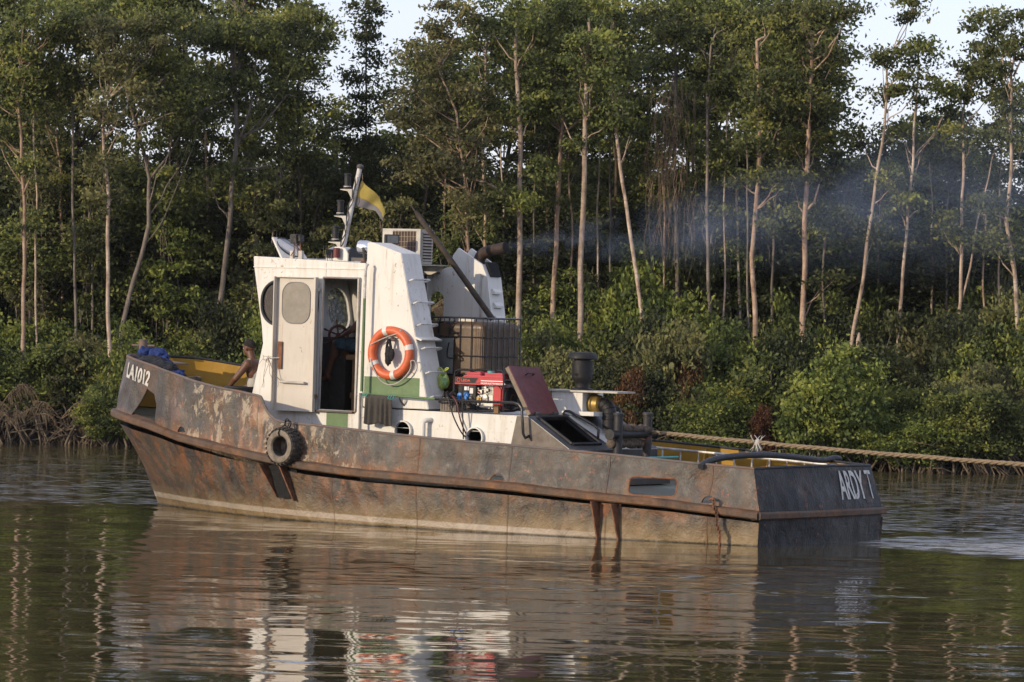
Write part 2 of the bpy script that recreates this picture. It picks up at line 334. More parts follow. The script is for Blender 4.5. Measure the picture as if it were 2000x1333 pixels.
xs=list(np.linspace(-300,-30,8))+list(np.linspace(-29,29,150))+list(np.linspace(30,300,8))
ys=[-1.6,-1,-.5,0,.5,1,1.6,2.4,3.5,5,7,10,14,20,30,60,140,300,500]
g_=MB(); vs=[]; 
for x in xs:
    for d in ys:
        yb=bankY(max(-40,min(40,x)))+d; vs.append((x,yb,gz(max(-40,min(40,x)),yb) if d<30 else .75))
ny=len(ys); g_.add(vs,[(i*ny+j,(i+1)*ny+j,(i+1)*ny+j+1,i*ny+j+1) for i in range(len(xs)-1) for j in range(ny-1)])
o=g_.build('ground','mud',smooth=180); o['kind']='structure'
# river bed sheet well under the surface
# ================================================================ TUGBOAT
tug=bpy.data.objects.new('tugboat',None); COL.objects.link(tug); tug.location=BO; tug.rotation_euler=(0,0,BROT)
tag(tug,'rusty grey steel tugboat with white wheelhouse and black transom, towing astern','tugboat')
def itp(tab,x):
    a=np.array(tab); return float(np.interp(x,a[:,0],a[:,1]))
def smooth_tab(tab,n=400):
    a=np.array(tab,float); xs_=np.linspace(0,1,n); # catmull-rom through points by index
    P=np.vstack([2*a[0]-a[1],a,2*a[-1]-a[-2]]); out=[]
    for i in range(1,len(P)-2):
        for k in range(12):
            t=k/12; p0,p1,p2,p3=P[i-1],P[i],P[i+1],P[i+2]
            out.append(.5*((2*p1)+(-p0+p2)*t+(2*p0-5*p1+4*p2-p3)*t*t+(-p0+3*p1-3*p2+p3)*t**3))
    out.append(a[-1]); return np.array(out)
ST=[(0,1.72),(1,1.9),(2,2.05),(3,2.18),(4,2.27),(5,2.31),(6,2.29),(7,2.2),(8,2.03),(9,1.74),(10,1.36),(10.6,1.12),(11.1,.86),(11.45,.55),(11.65,.28),(11.72,0)]
RM=[(.16,1.57),(1,1.74),(2,1.9),(3,2.04),(4,2.13),(5,2.18),(6,2.17),(7,2.09),(8,1.93),(9,1.65),(10,1.28),(10.6,1.02),(11.0,.78),(11.25,.5),(11.38,.25),(11.42,0)]
WL=[(.02,1.64),(1,1.82),(2,1.97),(3,2.10),(4,2.18),(5,2.2),(6,2.15),(7,1.98),(8,1.68),(9,1.22),(9.7,.83),(10.3,.45),(10.7,.2),(10.99,0)]
KL=[(.3,1.4),(2,1.7),(4,1.9),(6,1.8),(7.5,1.4),(8.5,.95),(9.5,.4),(10.2,0)]
ZST=[(0,.425),(1.25,.529),(2.41,.586),(3.46,.649),(4.23,.683),(5.9,.734),(6.87,.789),(7.6,.862),(8.06,.913),(8.74,.985),(9.47,1.067),(10.25,1.205),(11.2,1.33),(11.72,1.36)]
ZRM=[(.155,.985),(.9,1.02),(2.04,1.088),(2.69,1.12),(3.63,1.161),(4.81,1.204),(6.0,1.268),(6.7,1.304),(7.2,1.318),(7.36,1.330),(7.47,1.352),(7.56,1.40),(7.65,1.47),(7.72,1.56),(7.755,1.62),(7.79,1.66),(7.85,1.672),(8.19,1.712),(8.69,1.757),(9.22,1.825),(9.79,1.925),(10.39,2.028),(10.945,2.112),(11.42,2.14)]
class Curve:
    def __init__(s,tab):
        p=smooth_tab(tab); p[:,1]=np.maximum(p[:,1],0); d=np.r_[0,np.cumsum(np.hypot(*np.diff(p,axis=0).T))]; s.p=p; s.u=d/d[-1]; s.L=d[-1]
    def __call__(s,u): return float(np.interp(u,s.u,s.p[:,0])),float(np.interp(u,s.u,s.p[:,1]))
    def hb(s,x): return float(np.interp(x,s.p[:,0],s.p[:,1]))
    def atS(s,x): return float(np.interp(x,s.p[:,0],s.u))
cST,cRM,cWL,cKL=Curve(ST),Curve(RM),Curve(WL),Curve(KL)
def zst(s): return itp(ZST,s)
def zrm(s): return itp(ZRM,s)
def zdeck(s): return zst(s)+.03
def dent(p,k=1):
    v=Vector(p); return k*(.034*mnoise.noise(v*1.1+Vector((3,1,2)))+.034*mnoise.noise(v*2.6)+.034*(abs((v.x/1.42)%1-.5)*2)**9-.008*math.cos(v.x*11.4)+.010*mnoise.noise(v*6)-.012*max(0,mnoise.noise(v*3.7+Vector((9,2,2)))-.15)*4)
def bulk(u,v,side=1,off=0):   # bulwark surface between strake (v=0) and rim (v=1)
    s0,t0=cST(u); s1,t1=cRM(u); z0=zst(s0)-.02; z1=zrm(s1)
    t0=max(0,t0-.06); 
    if u>.93: s0-=.05*(u-.93)/.07
    s=s0+(s1-s0)*v; t=t0+(t1-t0)*v
    k=min(1,(1-u)*14)*min(1,u*30+.15)
    q=dent((s,t,z0+(z1-z0)*v),k)*(.35+.65*math.sin(PI*min(1,max(0,v))))
    t=max(t+q-off*min(1,(1-u)*30),0 if u<1 else 0)
    return (s-(off if u>.985 else 0),side*t,z0+(z1-z0)*v)
us=[]
u=0
while u<1: us.append(u); u+= .0012 if abs(cRM(u)[0]-7.65)<.3 else (.004 if u<.9 else .0025)
us.append(1.0)
NV=13
def bulwark(side,u_list,off0=0,off1=.03):
    mb=MB(); A=[bulk(u,j/(NV-1),side,off0) for u in u_list for j in range(NV)]; Bq=[bulk(u,j/(NV-1),side,off1) for u in u_list for j in range(NV)]
    n=len(u_list); N=n*NV; f=[]; mi=[]
    for i in range(n-1):
        for j in range(NV-1):
            q=(i*NV+j,(i+1)*NV+j,(i+1)*NV+j+1,i*NV+j+1); f.append(q); mi.append(0); f.append(tuple(x+N for x in q[::-1])); mi.append(1)
    for i in range(n-1):
        for j in (0,NV-1): a,b_=i*NV+j,(i+1)*NV+j; f.append((a,b_,b_+N,a+N)); mi.append(0)
    for i in (0,n-1):
        for j in range(NV-1): a,b_=i*NV+j,i*NV+j+1; f.append((a,b_,b_+N,a+N)); mi.append(0)
    mb.add(A+Bq,f); mb.m=mi
    return mb
for side in (1,-1):
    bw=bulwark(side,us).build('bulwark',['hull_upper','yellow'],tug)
    if side==1:
        P3=lambda L,t0=.4,t1=3: MB().prism(L,lambda s,z:(s,t0,z),lambda s,z:(s,t1,z)).build('cut','black',tug,smooth=0)
        cs=[P3([(10.39,1.70),(10.20,1.632),(10.125,1.49),(10.155,1.20),(10.78,1.305)]),
            P3([(9.57,1.11),(9.55,1.15),(9.51,1.185),(9.46,1.195),(9.41,1.17),(9.38,1.115)]),
            P3(rrect(1.165,1.82,.585,.83,.07)),
            P3([(3.84+.12*0-.115*(1-math.cos(PI*k/10))*1.0,.69+.10*math.sin(PI*k/10)) for k in range(11)]),
            P3([(.80-.095*(1-math.cos(PI*k/10)),.53+.095*math.sin(PI*k/10)) for k in range(11)])]
        cut(bw,cs)
# rims of the openings
def edge_loop(L,r,mat,name,tt):
    pts=[]
    n=len(L)
    for i in range(n):
        a,b_=L[i],L[(i+1)%n]
        for k in range(4):
            s=a[0]+(b_[0]-a[0])*k/4; z=a[1]+(b_[1]-a[1])*k/4
            u=cST.atS(s); v=(z-zst(s))/(zrm(s)-zst(s)); 
            # match s on the surface
            for _ in range(4):
                p=bulk(min(.999,max(0,u)),min(1,max(0,v)),1); u+= (s-p[0])/cST.L*1.0; v=(z-(zst(p[0])-.02))/(zrm(p[0])-zst(p[0])+.02)
            p=bulk(min(.999,u),v,1,.012); pts.append(p)
    return MB().tube(pts,r,6,closed=True).build(name,mat,tug)
edge_loop(rrect(1.165,1.82,.585,.83,.07,4),.016,'rusty','freeing_port_rim',0)
edge_loop([(10.39,1.70),(10.20,1.632),(10.125,1.49),(10.155,1.20),(10.78,1.305)],.012,'dark_steel','fairlead_rim',0)
edge_loop([(3.84-.115*(1-math.cos(PI*k/10)),.69+.10*math.sin(PI*k/10)) for k in range(11)],.012,'rusty','scupper_rim',0)
# lower hull
def low(u,v,side):
    if v<.78:
        k=v/.78; a=cWL(u); b_=cST(u); za=0; zb=zst(b_[0])-.1
        bt=max(0,b_[1]-.07); fl=k+ .10*math.sin(PI*k)*(.2+u); 
        s=a[0]+(b_[0]-.07*(u>.93)*(u-.93)/.07-a[0])*k; t=a[1]+(bt-a[1])*(k*.85+.15*k*k); z=za+(zb-za)*k
    else:
        k=(v-.78)/.22; a=cKL(u); b_=cWL(u); s=b_[0]+(a[0]-b_[0])*k; t=b_[1]+(a[1]-b_[1])*k; z=-.6*k
    q=dent((s,t+5,z),.8*min(1,(1-u)*10)) if t>0 else 0
    return (s,side*max(0,t+q),z)
for side in (1,-1):
    mb=MB()
    def fn(a,b_): return low(a,(b_*.78 if b_<=.8001 else .78+(b_-.8)/.2*.22) if b_>0 else 0,side)
    # rows: 0..12 between waterline and strake, then keel
    rows=[.78*j/14 for j in range(15)]; A=[]
    for i in range(260):
        uu=(i/259); uu=1-(1-uu)**1.25
        A.append([low(uu,1.0,side)]+[low(uu,.78*j/14,side) for j in range(15)])
    nr=16; mb.add([p for c_ in A for p in c_],[(i*nr+j,(i+1)*nr+j,(i+1)*nr+j+1,i*nr+j+1) for i in range(259) for j in range(nr-1)])
    mb.build('hull_side','hull_lower',tug)
    # rubbing strake
    mb=MB(); prof=[(-.12,.045),(.0,.014),(.018,.0),(.023,-.010),(.023,-.066),(.004,-.084),(-.12,-.09)]
    A=[]; nu=300
    for i in range(nu):
        uu=1-(1-i/(nu-1))**1.2; s,t=cST(uu); s2,t2=cST(min(1,uu+.003)); s1,t1=cST(max(0,uu-.003))
        d=Vector((s2-s1,t2-t1,0)).normalized(); nrm=Vector((-d.y,d.x,0)) if True else 0
        if nrm.y<0 and uu<.9: nrm=-nrm
        if uu>.97: nrm=Vector((1,0,0)).lerp(nrm if nrm.x>0 else -nrm,(1-uu)/.03)
        wv=.008*mnoise.noise((s*1.5,t,3))+.004*mnoise.noise((s*6,t,1))
        for o_,h in prof: A.append((s+nrm.x*(o_+wv),side*max(0,t+nrm.y*(o_+wv)),zst(s)+h+wv*.7))
    n7=len(prof); mb.add(A,[(i*n7+j,(i+1)*n7+j,(i+1)*n7+j+1,i*n7+j+1) for i in range(nu-1) for j in range(n7-1)])
    mb.add([A[j] for j in range(n7)],[tuple(range(n7))])
    mb.build('rubbing_strake','strake_rust',tug,smooth=22)
    # rim bar
    rim=[Vector(bulk(uu,1,side,.014))+Vector((0,0,.008)) for uu in us[::1]]
    MB().tube(rim,.021,8).build('rim_bar','bollard' if side==1 else 'black',tug)
# transom: bulwark part, strake, lower part (slightly bowed in plan)
def bow_(t): return -.07*math.cos(min(1,abs(t)/1.7)*PI/2)
def tran(a,v):
    t=(1-2*a); hb=1.66+(1.57-1.66)*v; s=0+.16*v; z=(zst(0)-.02)+(.985-zst(0)+.02)*v+.015*math.cos(t*PI/2)*v
    q=.018*mnoise.noise((t*2,z*2.4,7))+.008*mnoise.noise((t*6,z*6,7))
    return (s+bow_(t*hb)*(1)+q*(1-abs(t)**6),t*hb,z)
mb=MB(); mb.grid(lambda a,v: tran(a,v),60,14); 
mb.grid(lambda a,v: tuple(Vector(tran(a,v))+Vector((.03,0,0))),60,14)
mb.build('transom_bulwark','transom_black',tug)
mb=MB(); mb.grid(lambda a,v:(bow_((1-2*a)*1.66)+.02+(.0)*v+.012*mnoise.noise(((1-2*a)*3,v*3,2)),(1-2*a)*(1.64+.02*v),-.5+v*(.5+zst(0)-.08)),50,12)
mb.build('transom_plate','transom_black',tug)
mb=MB(); A=[]
for i in range(60):
    t=(1-2*i/59)*1.705
    for o_,h in [(.1,.03),(-.02,.012),(-.034,.0),(-.039,-.010),(-.039,-.066),(-.02,-.084),(.1,-.09)]: A.append((bow_(t)+o_+.006*mnoise.noise((t*3,1,1)),t,zst(0)+h))
mb.add(A,[(i*7+j,(i+1)*7+j,(i+1)*7+j+1,i*7+j+1) for i in range(59) for j in range(6)]+[tuple(range(7)),tuple(range(59*7,60*7))])
mb.build('transom_strake','strake_rust',tug,smooth=22)
MB().tube([Vector(tran(i/40,1))+Vector((.014,0,.008)) for i in range(41)],.022,8).build('transom_rim_bar','black',tug)
# decks
mb=MB(); A=[]
for i in range(121):
    s,t=cST(i/120); t=max(0,t-.1); s=min(s,11.6); A+=[(s,t,zdeck(s)),(s,-t,zdeck(s))]
mb.add(A,[(2*i,2*i+2,2*i+3,2*i+1) for i in range(120)]); mb.build('deck','deck_green',tug,smooth=0)
# bulwark stays (starboard, yellow) and fender brackets (port)
for s in (9.95,9.2,8.4,5.2,4.2,3.0,1.9,.9):
    hb=cRM.hb(s)-.02; z0=zdeck(s)
    mb=MB().prism([(0,z0),(.22,z0),(.07,zrm(s)-.03),(0,zrm(s)-.03)],lambda d,z,s=s,hb=hb:(s-.012,-(hb+.05-d),z),lambda d,z,s=s,hb=hb:(s+.012,-(hb+.05-d),z)); mb.build('bulwark_stay','yellow',tug,smooth=0)
def flange(sA,sB,z0,z1,d0=.05,d1=.0,mat='rusty'):
    # plate standing out from the hull, wide under the strake
    def hull_t(s,z):
        u=cST.atS(s); k=z/(zst(s)-.1); return low(u,.78*max(0,min(1,k)),1)[1]
    return MB().prism([(0,0),(1,0),(1,1),(0,1)],
       lambda a,b_:(sA+(sB-sA)*(1-b_),hull_t(sA,z0+(z1-z0)*b_)-.03+a*(.05+.13*b_+.03),z0+(z1-z0)*b_),
       lambda a,b_:(sA+.02+(sB-sA)*(1-b_),hull_t(sA,z0+(z1-z0)*b_)-.03+a*(.05+.13*b_+.03),z0+(z1-z0)*b_)).build('fender_flange',mat,tug,smooth=0)
flange(7.60,7.40,.30,.76); flange(7.24,7.06,.27,.74)
flange(2.24,2.20,-.05,.49); flange(1.96,1.90,-.05,.47)
def hull_t2(s,z):
    u=cST.atS(s); k=z/(zst(s)-.1); return low(u,.78*max(0,min(1,k)),1)[1]
MB().grid(lambda a,b_:(7.10+.42*(1-a)-.16*(1-b_),hull_t2(7.3,.3+.45*b_)+.012+.0*a-.03*a,.3+.45*b_),6,8).build('fender_back_plate','soot_and_shade',tug)  # near-black sheet between the flanges; the channel's shade is put into its colour
MB().grid(lambda a,b_:(1.92+.30*(1-a),hull_t2(2.07,-.05+.52*b_)+.015-.03*a,-.05+.52*b_),6,8).build('fender_back_plate','rusty',tug)
# ---- lettering
def text_mesh(body,parent,mapf,mat,name='lettering',extr=0,bold=.0,spacing=1.0,sub=True):
    cu=bpy.data.curves.new(name,'FONT'); cu.body=body; cu.size=1; cu.offset=bold; cu.space_character=spacing; cu.resolution_u=3
    to=bpy.data.objects.new('tmp',cu); COL.objects.link(to); bpy.context.view_layer.update()
    me=bpy.data.meshes.new_from_object(to.evaluated_get(bpy.context.evaluated_depsgraph_get())); bpy.data.objects.remove(to)
    if sub:
        bm=bmesh.new(); bm.from_mesh(me)
        bmesh.ops.subdivide_edges(bm,edges=[e for e in bm.edges if e.calc_length()>.15],cuts=3,use_grid_fill=True); bmesh.ops.triangulate(bm,faces=bm.faces); bm.to_mesh(me); bm.free()
    xs_=[v.co.x for v in me.vertices]; ys_=[v.co.y for v in me.vertices]; x0,x1,y0,y1=min(xs_),max(xs_),min(ys_),max(ys_)
    for v in me.vertices: v.co=Vector(mapf((v.co.x-x0)/(x1-x0),(v.co.y-y0)/(y1-y0)))
    me.materials.append(M[mat]); ob=bpy.data.objects.new(name,me); COL.objects.link(ob); ob.parent=parent; return ob
uA,uB=cRM.atS(10.93),cRM.atS(10.28)
def mbow(a,b_):
    u=uA+(uB-uA)*a; p=bulk(u,.665+.27*b_-.03*a,1,-.009); return (p[0]+.006,p[1],p[2])
text_mesh('LA1012',tug,mbow,'letter_white',bold=.035,spacing=.92)
def mst(t0,t1):
    def f(a,b_):
        t=t0+(t1-t0)*a; v=(t-1.66)/(-3.32); p=tran(max(0,min(1,(1-t/1.62)/2)),.27+.64*b_); return (p[0]-.012,p[1],p[2])
    return f
text_mesh('ARDY',tug,mst(-.44,-1.24),'letter_white',bold=.02,spacing=.95)
text_mesh('T',tug,mst(-1.32,-1.50),'letter_white',bold=.0)
# ---- wheelhouse -------------------------------------------------
HW=1.12
wh=[(6.67,.75),(8.62,.75),(8.55,1.68),(8.385,2.39),(8.415,2.64),(8.58,3.5),(8.585,3.61),(6.67,3.545)]
def wall(t0,t1,poly=wh,name='wheelhouse_wall',mat='white',bev=.006):
    return MB().prism(poly,lambda s,z:(s,t0,z),lambda s,z:(s,t1,z)).build(name,mat,tug,smooth=30,bev=bev)
wp=wall(HW-.035,HW)
door=[(6.77,1.495),(7.40,1.50),(7.375,3.335),(6.745,3.335)]
win=rrect(7.46,8.42,2.66,3.27,.27,8)
cut(wp,[tcut(door,HW-.2,HW+.1,tug),tcut(win,HW-.2,HW+.1,tug)])
ws=wall(-HW,-HW+.035,[(7.255,.75)]+wh[1:-1]+[(7.255,3.565)]); cut(ws,[tcut(rrect(7.5,8.3,2.7,3.27,.17),-HW-.1,-HW+.2,tug)])
# front: lower part raked forward-down, window band raked forward-up
fw=MB(); pf=[(8.62,.75),(8.55,1.68),(8.385,2.39),(8.415,2.64),(8.58,3.5),(8.585,3.61)]
fw.prism(pf+[(p[0]-.035,p[1]) for p in pf[::-1]],lambda s,z:(s-.001,-HW+.036,z),lambda s,z:(s-.001,HW-.036,z))
fwo=fw.build('front_wall','white',tug,smooth=30)
def fcut(t0,t1): 
    return MB().prism(rrect(t0,t1,2.60,3.20,.22),lambda t,z:(8.1,t,z),lambda t,z:(8.9,t,z)).build('cut','black',tug,smooth=0)
cut(fwo,[fcut(-1.02,-.50),fcut(-.28,.28),fcut(.50,1.02)])
for t0,t1 in ((-1.02,-.50),(-.28,.28),(.50,1.02)):
    MB().prism(rrect(t0,t1,2.60,3.20,.22),lambda t,z:(8.415+(z-2.64)*.192-.02,t,z),lambda t,z:(8.415+(z-2.64)*.192-.014,t,z)).build('front_window','glass_clear',tug,smooth=0)
MB().prism([(6.67,3.50),(8.54,3.567),(8.54,3.595),(6.67,3.53)],lambda s,z:(s,-HW+.036,z),lambda s,z:(s,HW-.036,z)).build('roof','white',tug,smooth=0)
MB().b2((6.90,-.76,.8),(6.94,.64,3.49)).build('rear_bulkhead','white',tug,smooth=0)
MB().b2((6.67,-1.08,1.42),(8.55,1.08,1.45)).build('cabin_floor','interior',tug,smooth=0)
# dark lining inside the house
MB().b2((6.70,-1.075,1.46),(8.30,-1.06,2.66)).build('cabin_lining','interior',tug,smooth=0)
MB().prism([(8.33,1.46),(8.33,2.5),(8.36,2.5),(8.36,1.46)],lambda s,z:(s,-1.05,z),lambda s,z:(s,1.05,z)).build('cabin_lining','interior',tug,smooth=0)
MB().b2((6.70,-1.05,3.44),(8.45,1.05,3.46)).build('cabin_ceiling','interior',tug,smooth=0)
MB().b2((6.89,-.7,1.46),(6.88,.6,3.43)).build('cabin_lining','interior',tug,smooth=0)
# side window: gasket + glass
def loopt(L,t,r,mat,name,par): return MB().tube([(s,t,z) for s,z in L],r,8,closed=True).build(name,mat,par)
sw=MB().prism(rrect(7.46,8.42,2.66,3.27,.27,8),lambda s,z:(s,HW-.02,z),lambda s,z:(s,HW-.012,z)).build('side_window','glass_dark',tug,smooth=0)
loopt(win,HW+.004,.020,'gasket','gasket',sw)
# cap strip round the roof edge and weld seams
MB().b2((6.69,HW+.001,3.455),(8.575,HW+.012,3.47)).build('roof_edge_trim','white',tug,smooth=0)
MB().b2((7.335,HW+.001,3.345),(7.35,HW+.007,3.54)).build('weld_seam','white',tug,smooth=0)
# opening frame
fr=MB()
for a,b_ in zip(door,door[1:]+door[:1]): fr.tube([(a[0],HW+.004,a[1]),(b_[0],HW+.004,b_[1])],.014,6)
fr.build('door_frame','grey_steel',tug)
MB().b2((6.80,HW+.008,1.475),(7.42,HW+.05,1.497)).build('door_sill','dark_steel',tug,smooth=0)
MB().b2((6.765,HW-.03,1.50),(6.79,HW+.016,3.33)).build('door_jamb','ac_white',tug,smooth=0)
# green paint blocks
MB().b2((6.90,HW+.001,.75),(7.26,HW+.004,1.47)).build('green_panel','green_band',tug,smooth=0)
# open door, folded flat forward against the side: shallow pan with flanges
dt=HW+.07
dws,dwe=T(606,590,dt).x,T(552,590,dt).x; dwb,dwt=T(580,632,dt).z,T(580,552,dt).z
dr=MB(); ds0,ds1,dz0,dz1=7.425,8.115,1.47,3.335
dp=MB().b2((ds0,dt-.02,dz0),(ds1,dt,dz1)).build('door','door_white',tug,smooth=0)
cut(dp,[tcut(rrect(dws+.02,dwe-.02,dwb+.02,dwt-.02,.16),dt-.1,dt+.1,tug)])
fl=MB(); fl.b2((ds0,dt+.001,dz0),(ds0+.03,dt+.05,dz1)); fl.b2((ds1-.012,dt+.001,dz0+.0),(ds1,dt+.085,dz1)); fl.b2((ds0+.031,dt+.001,dz1-.012),(ds1-.013,dt+.05,dz1)); fl.b2((ds0+.031,dt+.001,dz0),(ds1-.013,dt+.03,dz0+.012))
fl.build('door_flange','door_white',dp,smooth=0)
gp=MB().prism(rrect(dws,dwe,dwb,dwt,.17),lambda s,z:(s,dt+.002,z),lambda s,z:(s,dt+.008,z)).build('door_window','glass_dirty',dp,smooth=0)
loopt(rrect(dws,dwe,dwb,dwt,.17),dt+.006,.008,'grey_steel','window_rim',dp)
MB().b2((7.985,dt+.012,2.05),(8.06,dt+.03,2.43)).build('lock_plate','rusty',dp,smooth=0)
MB().tube([(8.02,dt+.03,2.2),(8.04,dt+.06,2.2),(8.17,dt+.12,2.19)],.010).build('latch','pole_white',dp)
MB().tube([(7.98,dt+.005,1.87),(7.98,dt+.05,1.87),(7.57,dt+.055,1.865),(7.57,dt+.005,1.865)],[.014,.018,.018,.012]).build('handle','ac_white',dp)
for z in (1.68,3.16):
    MB().cyl((7.42,HW+.05,z-.02),(7.42,HW+.05,z+.03),.022).tube([(7.42,HW+.02,z),(7.42,HW+.05,z),(7.47,HW+.10,z)],.013).build('hinge','rusty' if z<2 else 'ac_white',dp)
# frayed string on the latch
mb=MB(); rr=random.Random(3)
for k in range(7):
    p=Vector((8.17,dt+.11,2.2)); pts=[p]
    for i in range(6): p=p+Vector((rr.uniform(-.05,.05),rr.uniform(-.02,.01),-.07 if k<3 else rr.uniform(-.05,.03))); pts.append(p)
    mb.tube(pts,.003,4)
mb.tube([(8.15,dt+.12,2.2),(8.08,dt+.11,2.05),(8.03,dt+.06,1.93),(7.96,dt+.05,1.88)],.006,5)
mb.build('frayed_string','rope',dp)
# ---- wings (port and starboard) with sloping after faces
wing=[(6.655,1.57),(6.655,3.83),(6.565,3.835),(6.083,3.69),(6.0,3.344),(5.56,1.57)]
pw=MB().prism(wing,lambda s,z:(s,HW,z),lambda s,z:(s,.66,z)).build('port_wing','white',tug,smooth=30,bev=.008)
MB().b2((5.72,HW+.001,1.735),(6.64,HW+.004,1.99)).build('green_panel','green_band',tug,smooth=0)
# rungs on the wing's after face
def aft_s(z): return 5.56+(z-1.57)*(6.0-5.56)/(3.344-1.57)
for z in (3.34,3.03,2.73,2.41,2.08,1.75):
    s=aft_s(z); MB().tube([(s+.01,1.05,z-.03),(s-.09,1.07,z),(s-.11,1.0,z),(s-.11,.70,z),(s-.09,.66,z-.01),(s+.01,.68,z-.04)],.013,8).build('rung','pole_white',tug)
s=aft_s(2.56); MB().prism([(0,0),(.10,-.03),(.12,-.01),(0,.03)],lambda a,b_:(s-a,.64,2.53+b_),lambda a,b_:(s-a,1.14,2.53+b_)).build('step_plate','white',tug,smooth=0)
# starboard wing = funnel casing
fi=MB().prism([(7.25,1.57),(7.25,3.50),(6.50,3.54),(6.49,3.70),(6.40,3.81),(5.99,3.585),(5.90,3.40),(5.60,1.57)],lambda s,z:(s,-.76,z),lambda s,z:(s,-.80,z)).build('funnel_inner_panel','white',tug,smooth=30)
cut(fi,[tcut(rrect(6.62,6.87,2.72,3.19,.12),-.7,-.9,tug)])
fo=MB().prism([(7.25,1.57),(7.25,3.50),(6.50,3.54),(6.49,3.70),(6.40,3.81),(5.99,3.585),(5.90,3.40),(5.60,1.57)],lambda s,z:(s,-1.08,z),lambda s,z:(s,-1.12,z)).build('funnel_outer_panel','white',tug,smooth=30)
cut(fo,[tcut(rrect(6.62,7.2,2.5,3.30,.12),-1.0,-1.2,tug)])
fa=MB(); 
fa.prism([(5.99,3.585),(5.90,3.40),(5.60,1.57),(5.63,1.57),(5.93,3.40),(6.02,3.585)],lambda s,z:(s,-.801,z),lambda s,z:(s,-1.079,z)); fa.build('louvre_panel','white',tug,smooth=0)
MB().prism([(6.47,3.54),(6.49,3.70),(6.46,3.70),(6.44,3.54)],lambda s,z:(s,-.801,z),lambda s,z:(s,-1.079,z)).build('funnel_front_panel','white',tug,smooth=0)
MB().prism([(6.0,3.40),(6.40,3.55),(6.40,3.57),(6.0,3.42)],lambda s,z:(s,-.801,z),lambda s,z:(s,-1.079,z)).build('funnel_top_plate','soot_and_shade',tug,smooth=0)
MB().prism([(6.0,3.6),(5.91,3.42),(5.905,3.41),(5.88,3.42),(5.96,3.62),(6.0,3.62)],lambda s,z:(s-.004,-.84,z),lambda s,z:(s-.004,-1.09,z)).build('sooty_flap','soot_and_shade',tug,smooth=0)
def fs(z): return 5.60+(z-1.57)*(.30/1.83)
for z in (3.20,3.01,2.82,2.63,2.44):
    s=fs(z); lv=MB().prism([(0,.05),(.05,.0),(.05,-.03),(.0,-.03)],lambda a,b_:(s-a-.002,-.84,z+b_),lambda a,b_:(s-a-.002,-1.04,z+b_)).build('louvre','white',tug,smooth=0)
    MB().b2((s-.006,-.85,z-.075),(s-.001,-1.03,z-.031)).build('slot','soot_and_shade',lv,smooth=0)
MB().tube([T(943,540,-.74),T(940,536,-.74)+Vector((.0,0,.0)),T(938,560,-.74),T(938,620,-.74)],.012).build('drain_pipe','ac_white',tug)
ex=[T(935,515,-.9)-Vector((0,0,.35)),T(935,515,-.9),T(938,501,-.9),T(949,492,-.9),T(968,489,-.9),T(988,484,-.9)]
ex=smooth3(ex); mb=MB().tube(ex,.083,20); mb.build('exhaust_pipe','exhaust',tug)
d=(Vector(ex[-1])-Vector(ex[-2])).normalized(); MB().lathe(Vector(ex[-1])+d*.003,d,[(.074,0),(.073,.006)],16).build('pipe_mouth','soot_and_shade',tug)
# outboard rung pipe on wheelhouse side, green below
MB().tube([T(719,517,HW+.10)-Vector((0,0,0)),T(716,519,HW+.14),T(714,530,HW+.14),T(712,582,HW+.14)],.020).build('vent_pipe','pole_white',tug)
MB().tube([T(712,583,HW+.14),T(706,765,HW+.14)],.020).build('vent_pipe','green_band',tug)
MB().tube([T(704,768,HW+.14),T(702,842,HW+.14)],.018).build('vent_pipe','grey_steel',tug)
# ---- engine casing with sloping after end and open hatch
ZC=1.555
case=[(6.66,.55),(6.66,ZC),(3.95,ZC-.02),(3.25,1.105),(3.25,.5)]
cs_=MB().prism(case,lambda s,z:(s,HW-.001,z),lambda s,z:(s,-HW,z)).build('engine_casing',['white'],tug,smooth=0)
cs_.data.materials.append(M['casing_black'])
inner=MB().prism([(6.4,.6),(6.4,1.52),(3.96,1.50),(3.30,1.08),(3.30,.6)],lambda s,z:(s,HW-.03,z),lambda s,z:(s,-HW+.03,z)).build('cut','casing_black',tug,smooth=0)
sl=Vector((3.25-3.95,0,1.105-(ZC-.02)))
def slp(k,t,off=0): return Vector((3.95,t,ZC-.02))+sl*k+Vector((-.54,0,.84))*off
hole=MB(); pts=[slp(.06,.95,.1),slp(.06,.22,.1),slp(.86,.22,.1),slp(.86,.95,.1)]; p2=[slp(.06,.95,-.1),slp(.06,.22,-.1),slp(.86,.22,-.1),slp(.86,.95,-.1)]
hole.add(pts+p2,[(0,1,2,3),(7,6,5,4),(0,4,5,1),(1,5,6,2),(2,6,7,3),(3,7,4,0)]); hc=hole.build('cut','casing_black',tug,smooth=0)
pc=[MB().cyl(T(789,842,HW)-Vector((0,.2,0)),T(789,842,HW)+Vector((0,.2,0)),.125,n=28).build('cut','casing_black',tug,smooth=0),
    MB().cyl(T(929,855,HW)-Vector((0,.2,0)),T(929,855,HW)+Vector((0,.2,0)),.125,n=28).build('cut','casing_black',tug,smooth=0)]
cut(cs_,[inner,hc]+pc)
